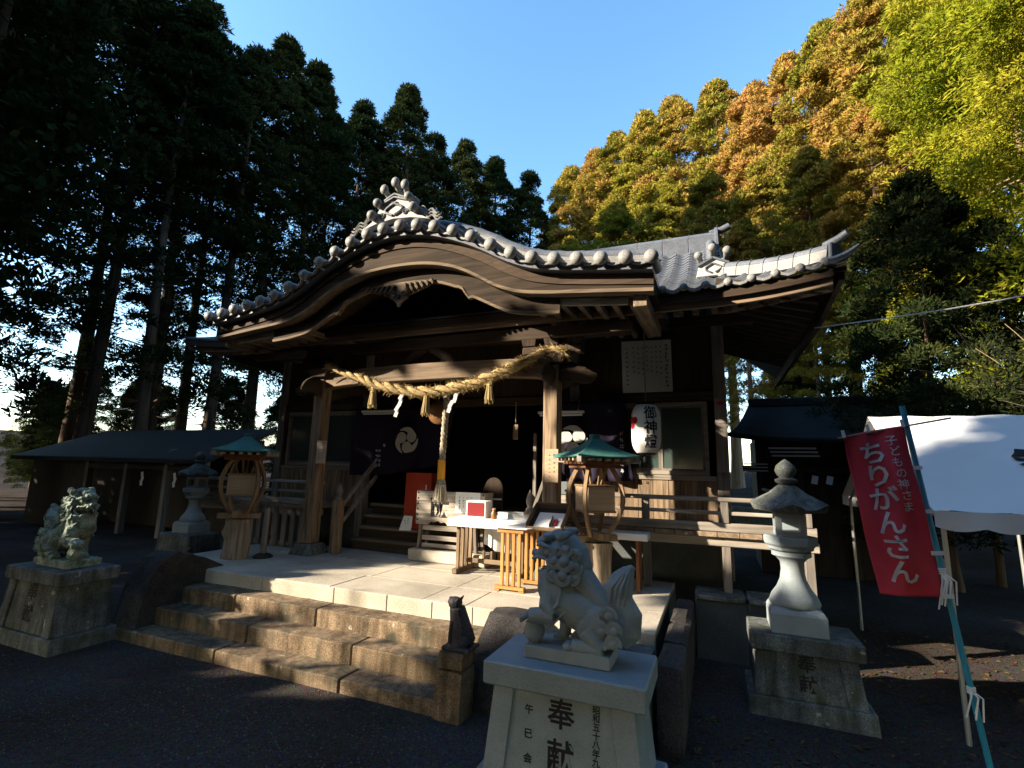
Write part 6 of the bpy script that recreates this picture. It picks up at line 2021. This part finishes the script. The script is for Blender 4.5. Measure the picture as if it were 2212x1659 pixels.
def cedar_crown(seed, h0, h1, Rm, nclump, nleaf, L0, shape=0.75, droop=0.0, sparse=0.0, puff=(0.16, 0.30), taper=0.35):
    """clumps on an uneven ovoid, each a puff of small sprays; unit height tree scaled later"""
    rng = np.random.default_rng(seed)
    t = rng.random(nclump) ** 0.85
    lobes = rng.uniform(0, 6.28, 6)
    ang = rng.random(nclump) * 2 * np.pi
    prof_ = (np.sin(np.pi * np.clip(0.10 + 0.90 * t, 0, 1) ** 0.8)) ** 0.5 * (1 - taper * t)
    prof_ = np.where(t > 0.8, prof_ * np.clip((1.0 - t) / 0.2, 0.02, 1) ** 0.42, prof_)
    lump = 1 + 0.22 * np.sin(3 * ang + lobes[0] + 9 * t) + 0.16 * np.sin(5 * ang + lobes[1] - 17 * t)
    rr = Rm * prof_ * lump * (0.5 + 0.5 * rng.random(nclump) ** 0.35)
    z = h0 + (h1 - h0) * t
    if sparse:
        keep = (rng.random(nclump) > sparse * (1 - t) ** 1.3)
        ang, rr, z, t = ang[keep], rr[keep], z[keep], t[keep]
    C = np.stack([rr * np.cos(ang), rr * np.sin(ang), z], axis=1)
    out = np.stack([np.cos(ang), np.sin(ang), np.full_like(ang, 0.35)], axis=1)
    size = Rm * rng.uniform(puff[0], puff[1], len(C)) * (1.1 - 0.45 * t)
    n = len(C)
    idx = np.repeat(np.arange(n), nleaf)
    d = rng.normal(size=(n * nleaf, 3))
    d /= np.linalg.norm(d, axis=1, keepdims=True)
    d[:, 2] = np.abs(d[:, 2]) * 1.1 - 0.35
    d += 0.45 * out[idx]
    d /= np.linalg.norm(d, axis=1, keepdims=True)
    wob = 1 + 0.24 * np.sin(7 * d[:, 0] + idx) * np.sin(8 * d[:, 1] + 2 * idx)
    rad = size[idx] * wob * (1.02 - 0.45 * rng.random(n * nleaf) ** 2.5)
    P_ = C[idx] + d * rad[:, None] * np.array([1, 1, 0.75])
    tang = rng.normal(size=d.shape)
    tang -= d * np.sum(tang * d, axis=1, keepdims=True)
    tang /= np.linalg.norm(tang, axis=1, keepdims=True)
    D_ = tang * 0.75 + d * 0.7
    D_[:, 2] += 0.3 - droop
    L_ = L0 * rng.uniform(0.5, 1.5, n * nleaf) * rng.uniform(0.75, 1.25, n)[idx]
    return leaf_mesh('crown', P_, D_, L_, L_ * rng.uniform(0.09, 0.19, n * nleaf), rng, d), C

def cedar_trunk(h, r0, C, seed, bare=0.45):
    rnd = random.Random(seed)
    m = MB()
    pts, rad = [], []
    for i in range(13):
        t = i / 12
        pts.append((0.10 * math.sin(t * 5 + seed), 0.10 * math.cos(t * 4 + seed) - 0.1 * math.cos(seed), h * 0.97 * t - 0.3))
        rad.append(r0 * (1 - 0.86 * t) * (1 + 0.35 * math.exp(-t * 16)))
    m.tube(pts, rad, 10)
    for k in range(26):        # limbs, some dead and bare below the crown
        i = rnd.randrange(len(C))
        c = Vector(C[i])
        z = c.z - rnd.uniform(0.1, 0.7)
        m.tube([(0, 0, z), ((c.x) * 0.5, (c.y) * 0.5, z + 0.15), (c.x, c.y, c.z)], [r0 * 0.16, r0 * 0.10, 0.012], 5, cap=False)
    for k in range(14):
        z = h * rnd.uniform(0.16, bare)
        a = rnd.uniform(0, 6.28)
        l = rnd.uniform(0.5, 1.5)
        m.tube([(0, 0, z), (l * math.cos(a), l * math.sin(a), z + rnd.uniform(-0.25, 0.2))], [0.035, 0.008], 4, cap=False)
    return m.mesh('trunk', smooth=60)

def make_tree(kind, h, seed, frac, Rm, nclump, nleaf, L0, bark, label, group, name='cedar_tree', r0=None, droop=0.0, sparse=0.0, puff=(0.16, 0.30)):
    t = thing(name, (0, 0, 0), label, 'tree', group)
    cm, C = cedar_crown(seed, h * frac, h, Rm, nclump, nleaf, L0, droop=droop, sparse=sparse, puff=puff)
    tm = cedar_trunk(h, r0 or h * 0.0105, C, seed, frac + 0.1)
    link('trunk', tm, MAT[bark], t)
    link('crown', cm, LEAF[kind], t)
    return t
GL = 'cedars of the shaded grove'
GR = 'sunlit cedars on the slope'
LAB_D = 'tall dark cedar in the shaded grove above the low side building'
LAB_G = 'tall golden-brown sunlit cedar on the slope behind the shrine'
LAB_O = 'sunlit olive-green cedar on the slope behind the shrine'
LAB_B = 'bright yellow-green leafy tree rising beyond the white tent'
LAB_S = 'dark shaded cedar standing between the shrine and the tent'
PROTO = {
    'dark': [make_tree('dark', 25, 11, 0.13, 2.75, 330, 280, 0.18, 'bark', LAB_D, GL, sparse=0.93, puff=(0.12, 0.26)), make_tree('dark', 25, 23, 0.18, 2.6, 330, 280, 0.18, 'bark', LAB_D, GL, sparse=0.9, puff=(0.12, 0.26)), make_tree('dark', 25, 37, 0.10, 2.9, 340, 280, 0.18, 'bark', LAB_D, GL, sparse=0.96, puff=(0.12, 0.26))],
    'dense': [make_tree('dark', 25, 51, 0.08, 4.2, 260, 160, 0.42, 'bark', 'unseen dense evergreen added round the forecourt to dim the sky', 'trees round the forecourt', 'unseen_evergreen', puff=(0.2, 0.34))],
    'gold': [make_tree('gold', 25, 5, 0.32, 3.1, 250, 520, 0.17, 'bark_pale', LAB_G, GR, sparse=0.5, puff=(0.13, 0.27)), make_tree('gold', 25, 8, 0.42, 2.9, 240, 520, 0.17, 'bark_pale', LAB_G, GR, sparse=0.5, puff=(0.13, 0.27))],
    'olive': [make_tree('olive', 25, 15, 0.28, 3.1, 250, 520, 0.17, 'bark_pale', LAB_O, GR, sparse=0.5, puff=(0.13, 0.27))],
    'bright': [make_tree('bright', 15, 31, 0.16, 2.6, 270, 620, 0.10, 'bark_pale', LAB_B, 'bright leafy trees', 'leafy_tree', droop=0.5, sparse=0.3)],
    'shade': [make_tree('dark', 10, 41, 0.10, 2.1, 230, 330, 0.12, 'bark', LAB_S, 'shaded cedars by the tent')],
}
used = set()
cnt = {}
def plant(kind, x, y, top, width=1.0):
    k = cnt.get(kind, 0)
    cnt[kind] = k + 1
    pr = PROTO[kind][k % len(PROTO[kind])]
    base = {'dark': 25, 'dense': 25, 'gold': 25, 'olive': 25, 'bright': 15, 'shade': 10}[kind]
    z = ground_z(x, y)
    s = (top - z) / base
    rz = (k * 2.4) % 6.28
    sc = (s * width, s * width, s)
    if pr.name not in used:
        used.add(pr.name)
        pr.location = (x, y, z)
        pr.rotation_euler = (0, 0, rz)
        pr.scale = sc
        return pr
    return copy_tree(pr, (x, y, z), rz, sc)
TREES = [
    (-18.5, 4.5, 21.0, 'dark'), (-15.8, 4.9, 18.5, 'dark'), (-20.9, 6.8, 25.7, 'dark'), (-23.3, 11.8, 25.2, 'dark'),
    (-21.0, 12.4, 22.6, 'dark'), (-23.1, 14.0, 25.1, 'dark'), (-21.0, 15.4, 23.0, 'dark'), (-21.7, 17.7, 25.9, 'dark'), (-21.3, 19.7, 25.8, 'dark'),
    (-28.2, 18.9, 27.8, 'dark'), (-27.6, 13.2, 27.9, 'dark'), (-25.6, 25.4, 27.7, 'dark'),
    (-22.6, 25.4, 28.0, 'dark'), (-21.4, 28.9, 31.7, 'dark'), (-20.7, 31.9, 29.4, 'dark'), (-20.3, 36.7, 31.9, 'dark'), (-18.7, 39.8, 31.8, 'dark'),
    (-15.6, 41.1, 30.4, 'dark'), (-25.8, 33.1, 30.1, 'dark'), (-17.5, 22.5, 17.0, 'dark'), (-14.0, 24.0, 16.0, 'dark'),
    (-12.3, 44.3, 32.0, 'olive'), (-8.9, 41.0, 31.0, 'gold'), (-6.7, 39.4, 31.1, 'gold'), (-3.9, 35.8, 29.5, 'olive'), (-1.8, 36.0, 30.6, 'gold'),
    (1.2, 34.0, 29.4, 'gold'), (3.1, 29.8, 25.2, 'gold'), (4.8, 28.6, 25.6, 'gold'), (6.1, 26.3, 24.9, 'gold'), (6.7, 24.1, 23.2, 'gold'),
    (7.6, 22.8, 24.0, 'gold'), (8.6, 20.9, 22.8, 'olive'), (-4.9, 27.6, 18.3, 'olive'), (-1.9, 26.9, 18.2, 'olive'), (0.3, 24.0, 16.6, 'gold'),
    (2.3, 21.9, 15.3, 'gold'), (3.7, 19.7, 14.2, 'gold'), (1.3, 19.0, 11.4, 'gold'), (2.9, 16.4, 8.6, 'olive'), (5.3, 18.3, 14.3, 'gold'), (-8.5, 30.5, 17.5, 'olive'),
    (7.6, 15.6, 18.2, 'bright'), (7.3, 12.3, 15.2, 'bright'), (7.6, 9.6, 12.2, 'bright'), (8.4, 19.0, 17.4, 'bright'),
    (4.3, 12.6, 8.6, 'shade'), (5.3, 13.6, 7.2, 'shade'), (6.0, 11.5, 5.6, 'shade'), (4.2, 17.0, 7.4, 'shade'), (-26.5, 15.5, 6.0, 'shade'), (-24.0, 18.5, 6.5, 'shade'), (-18.0, 16.5, 5.0, 'shade'), (-19.5, 21.5, 7.0, 'shade'), (-30.0, 14.5, 6.0, 'shade'), (-33.0, 19.5, 7.5, 'shade'), (-16.0, 20.0, 6.0, 'shade'), (-36.5, 16.5, 6.5, 'shade'), (-41.0, 19.5, 7.0, 'shade'), (-45.0, 20.0, 7.5, 'shade'), (-38.0, 24.0, 7.5, 'shade'), (-49.0, 25.0, 9.5, 'shade'), (-33.0, 15.0, 5.0, 'shade'), (2.6, 18.4, 6.0, 'shade'),
]
for x, y, top, kind in TREES:
    tr_ = plant(kind, x, y, top, 1.12 if kind in ('gold', 'olive') else 1.2 if kind == 'dark' else 1.0)
    if kind == 'shade' and x < -5:
        tr_['label'] = 'low bushy evergreen among the trunks of the shaded grove'
        tr_['group'] = 'undergrowth of the grove'
# the grove goes on out of the picture towards the sun; these keep its visible side dark
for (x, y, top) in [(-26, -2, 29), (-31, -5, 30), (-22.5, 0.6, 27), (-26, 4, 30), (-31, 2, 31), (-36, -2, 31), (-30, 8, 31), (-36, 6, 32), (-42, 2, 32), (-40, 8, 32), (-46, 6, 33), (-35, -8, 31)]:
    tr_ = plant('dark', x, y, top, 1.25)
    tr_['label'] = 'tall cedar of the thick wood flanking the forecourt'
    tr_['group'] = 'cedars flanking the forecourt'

# unseen ring added round the open forecourt behind the viewer to cut sky light
for (x, y, top) in [(11, 9, 22), (13, 4, 24), (12, -1, 22), (11, -5, 22), (8, -9, 22), (4, -11.5, 22), (-1, -13, 22), (-6, -13.5, 23), (-11, -13, 22), (-15, -11, 22),
                    (18, 6, 27), (17, -2, 27), (15, -9, 27), (10, -15, 27), (3, -18, 28), (-5, -19, 28), (-13, -18, 27), (-21, -15, 27)]:
    plant('dense', x, y, top)

# out-of-picture trees, crowns shaped to throw the dappled shade over forecourt and steps
EU = np.array([math.sin(SUN_AZ), -math.cos(SUN_AZ), 0.0])
SV = np.array(S)
EV = np.cross(SV, EU)
EV = EV if EV[2] > 0 else -EV
vb = lerp_curve([(-24, 7), (-20, 7), (-13, 8), (-11, 5), (-10, 4.0), (-9, 2.7), (-8.6, 2.2), (-8.3, 1.5), (-8.0, 0.8), (-7.6, 0.3), (-7.2, 0.0), (-6.3, -0.55), (-5.6, -0.45), (-5.1, -0.05), (-4.75, 0.7), (-4.5, 1.5), (-4.3, 2.4), (-4.15, 5), (-4.0, 8.5), (-3.5, 10), (-2, 11.5), (1, 12), (4, 11), (9, 10)])  # crown tops follow the wanted edge between sun and shade
HOLES = [(-4.2, 4.75, 0.16), (-3.2, 4.1, 0.2), (-3.75, 4.35, 0.12), (-2.9, 1.6, 0.22), (-3.65, 3.15, 0.13), (-2.2, 2.1, 0.25), (-4.2, 2.5, 0.2), (-1.5, 1.8, 0.2)]  # leaves left out here so sun patches reach tent, lantern and ground
def shade_tree(label, u0, u1, t0, extra, seed, n, trunk_u, vlow=-3.5, dapple=0):
    rng = np.random.default_rng(seed)
    U = rng.uniform(u0, u1, n)
    top = np.array([vb(u) for u in np.linspace(u0, u1, 200)])
    Vt = np.interp(U, np.linspace(u0, u1, 200), top)
    ph = rng.uniform(0, 6, 4)
    Vt = Vt + 0.16 * np.sin(U * 7 + ph[0]) + 0.12 * np.sin(U * 15 + ph[1]) - 0.1
    V = vlow + (Vt - vlow) * rng.random(n)
    T_ = t0 + rng.normal(size=n) * 0.9 + 0.25 * U
    keep = np.ones(n, bool)
    for (a, b_, r) in HOLES:
        keep &= ((U - a) ** 2 + ((V - b_) * 0.9) ** 2) > r * r
    # soft openings cut through the leaves to put sun patches on the steps
    keep &= ~((np.sin(U * 3.1 + 1.0) * np.sin(V * 4.3 + 0.4) > 0.72) & (V > Vt - 0.7) & (U < -4.6) & (U > -7.6))
    U, V, T_ = U[keep], V[keep], T_[keep]
    if extra is not None:  # extra leaf patch added to darken the cedars by the tent
        a0, a1, b0, b1, k = extra
        U = np.concatenate([U, rng.uniform(a0, a1, k)])
        V = np.concatenate([V, rng.uniform(b0, b1, k)])
        T_ = np.concatenate([T_, t0 + rng.normal(size=k) * 0.9])
    if dapple:  # loose leaf clumps added to dapple the porch
        for k in range(dapple):
            cu_, cv_, r_ = rng.uniform(-8.7, -5.0), rng.uniform(1.9, 4.3), rng.uniform(0.07, 0.2)
            q_ = rng.normal(size=(int(900 * r_), 2)) * r_ * 0.6
            U = np.concatenate([U, cu_ + q_[:, 0]])
            V = np.concatenate([V, cv_ + 0.5 * q_[:, 1]])
            T_ = np.concatenate([T_, t0 - 1 + rng.normal(size=len(q_)) * 0.4])
    P_ = U[:, None] * EU + V[:, None] * EV + T_[:, None] * SV
    D_ = rng.normal(size=P_.shape)
    L_ = rng.uniform(0.2, 0.34, len(P_))
    g = -math.sin(SUN_EL) * t0 / math.cos(SUN_EL)
    base = trunk_u * EU + g * EV + (t0 + 0.25 * trunk_u) * SV
    base[2] = 0
    t = thing('unseen_evergreen', tuple(base), label, 'tree', 'unseen evergreens shaping the shade')
    me = leaf_mesh('crown', P_ - base, D_, L_, L_ * 0.33, rng)
    link('crown', me, LEAF['dark'], t)
    zt_ = float(P_[:, 2].max())
    MB().tube([tuple(base + np.array([0, 0, -0.2])), tuple(base + np.array([0.1, 0.05, zt_ * 0.5])), tuple(base + np.array([0.0, 0.1, zt_ * 0.92]))], [0.2, 0.14, 0.04], 8).build('trunk', MAT['bark'], t)
    return t
shade_tree('unseen wide thicket added to shade the low side building', -24.0, -13.0, 26, None, 6, 60000, -18.0, -9.0)  # unseen leaf screen added to keep sun off the side building
shade_tree('unseen low evergreen with crown shaped to shade the far pillar and lanterns', -13.0, -8.0, 15, None, 2, 15000, -10.5)
shade_tree('unseen low evergreen with crown cut to dapple the steps', -8.0, -4.4, 15, None, 3, 8000, -5.6)
shade_tree('unseen tall evergreen with crown shaped to shade the grey lion and dapple the porch', -4.4, 2.0, 15, (-8.4, -3.9, 8.9, 12.6, 3500), 4, 26000, -2.6, dapple=22)
shade_tree('unseen tall evergreen with crown shaped to shade the forecourt', 2.0, 9.0, 15, None, 5, 20000, 5.0)
# a slim young tree whose stem shadow lies across the platform
q = -6.36 * EU + -6.06 * EV + 13.4 * SV
sl_ = thing('young_tree', (q[0], q[1], 0), 'slim bare young tree beside the approach', 'tree')
MB().tube([(q[0], q[1], -0.2), (q[0] + 0.03, q[1], 3), (q[0] - 0.02, q[1] + 0.02, 6.5)], [0.07, 0.06, 0.035], 8).build('trunk', MAT['bark'], sl_)

# bare twiggy shrub at the edge beyond the tent
rnd = random.Random(9)
bt_ = thing('bare_shrub', (6.2, 7.9, 0), 'leafless shrub with pale twigs arching over the tent', 'shrub')
m = MB()
def branch(p, d, l, r, depth):
    pts = [p]
    q = p.copy()
    dd = d.copy()
    for i in range(4):
        dd = (dd + Vector((rnd.uniform(-0.18, 0.18), rnd.uniform(-0.18, 0.18), rnd.uniform(-0.08, 0.12)))).normalized()
        q = q + dd * l / 4
        pts.append(q.copy())
    m.tube(pts, [r, r * 0.85, r * 0.7, r * 0.6, r * 0.5], 5, cap=False)
    if depth:
        for k in range(4):
            i = rnd.choice((1, 2, 3, 4))
            nd = (dd + Vector((rnd.uniform(-0.7, 0.5), rnd.uniform(-0.5, 0.5), rnd.uniform(-0.4, 0.5)))).normalized()
            branch(pts[i], nd, l * rnd.uniform(0.5, 0.75), r * 0.55, depth - 1)
for k in range(7):
    branch(Vector((6.2 + rnd.uniform(-0.2, 0.2), 7.9, -0.1)), Vector((rnd.uniform(-0.55, 0.15), rnd.uniform(-0.2, 0.25), 1)).normalized(), 3.0, 0.035, 3)
m.build('branches', MAT['twig'], bt_)
bpy.data.scenes.remove(_tmp_scene)
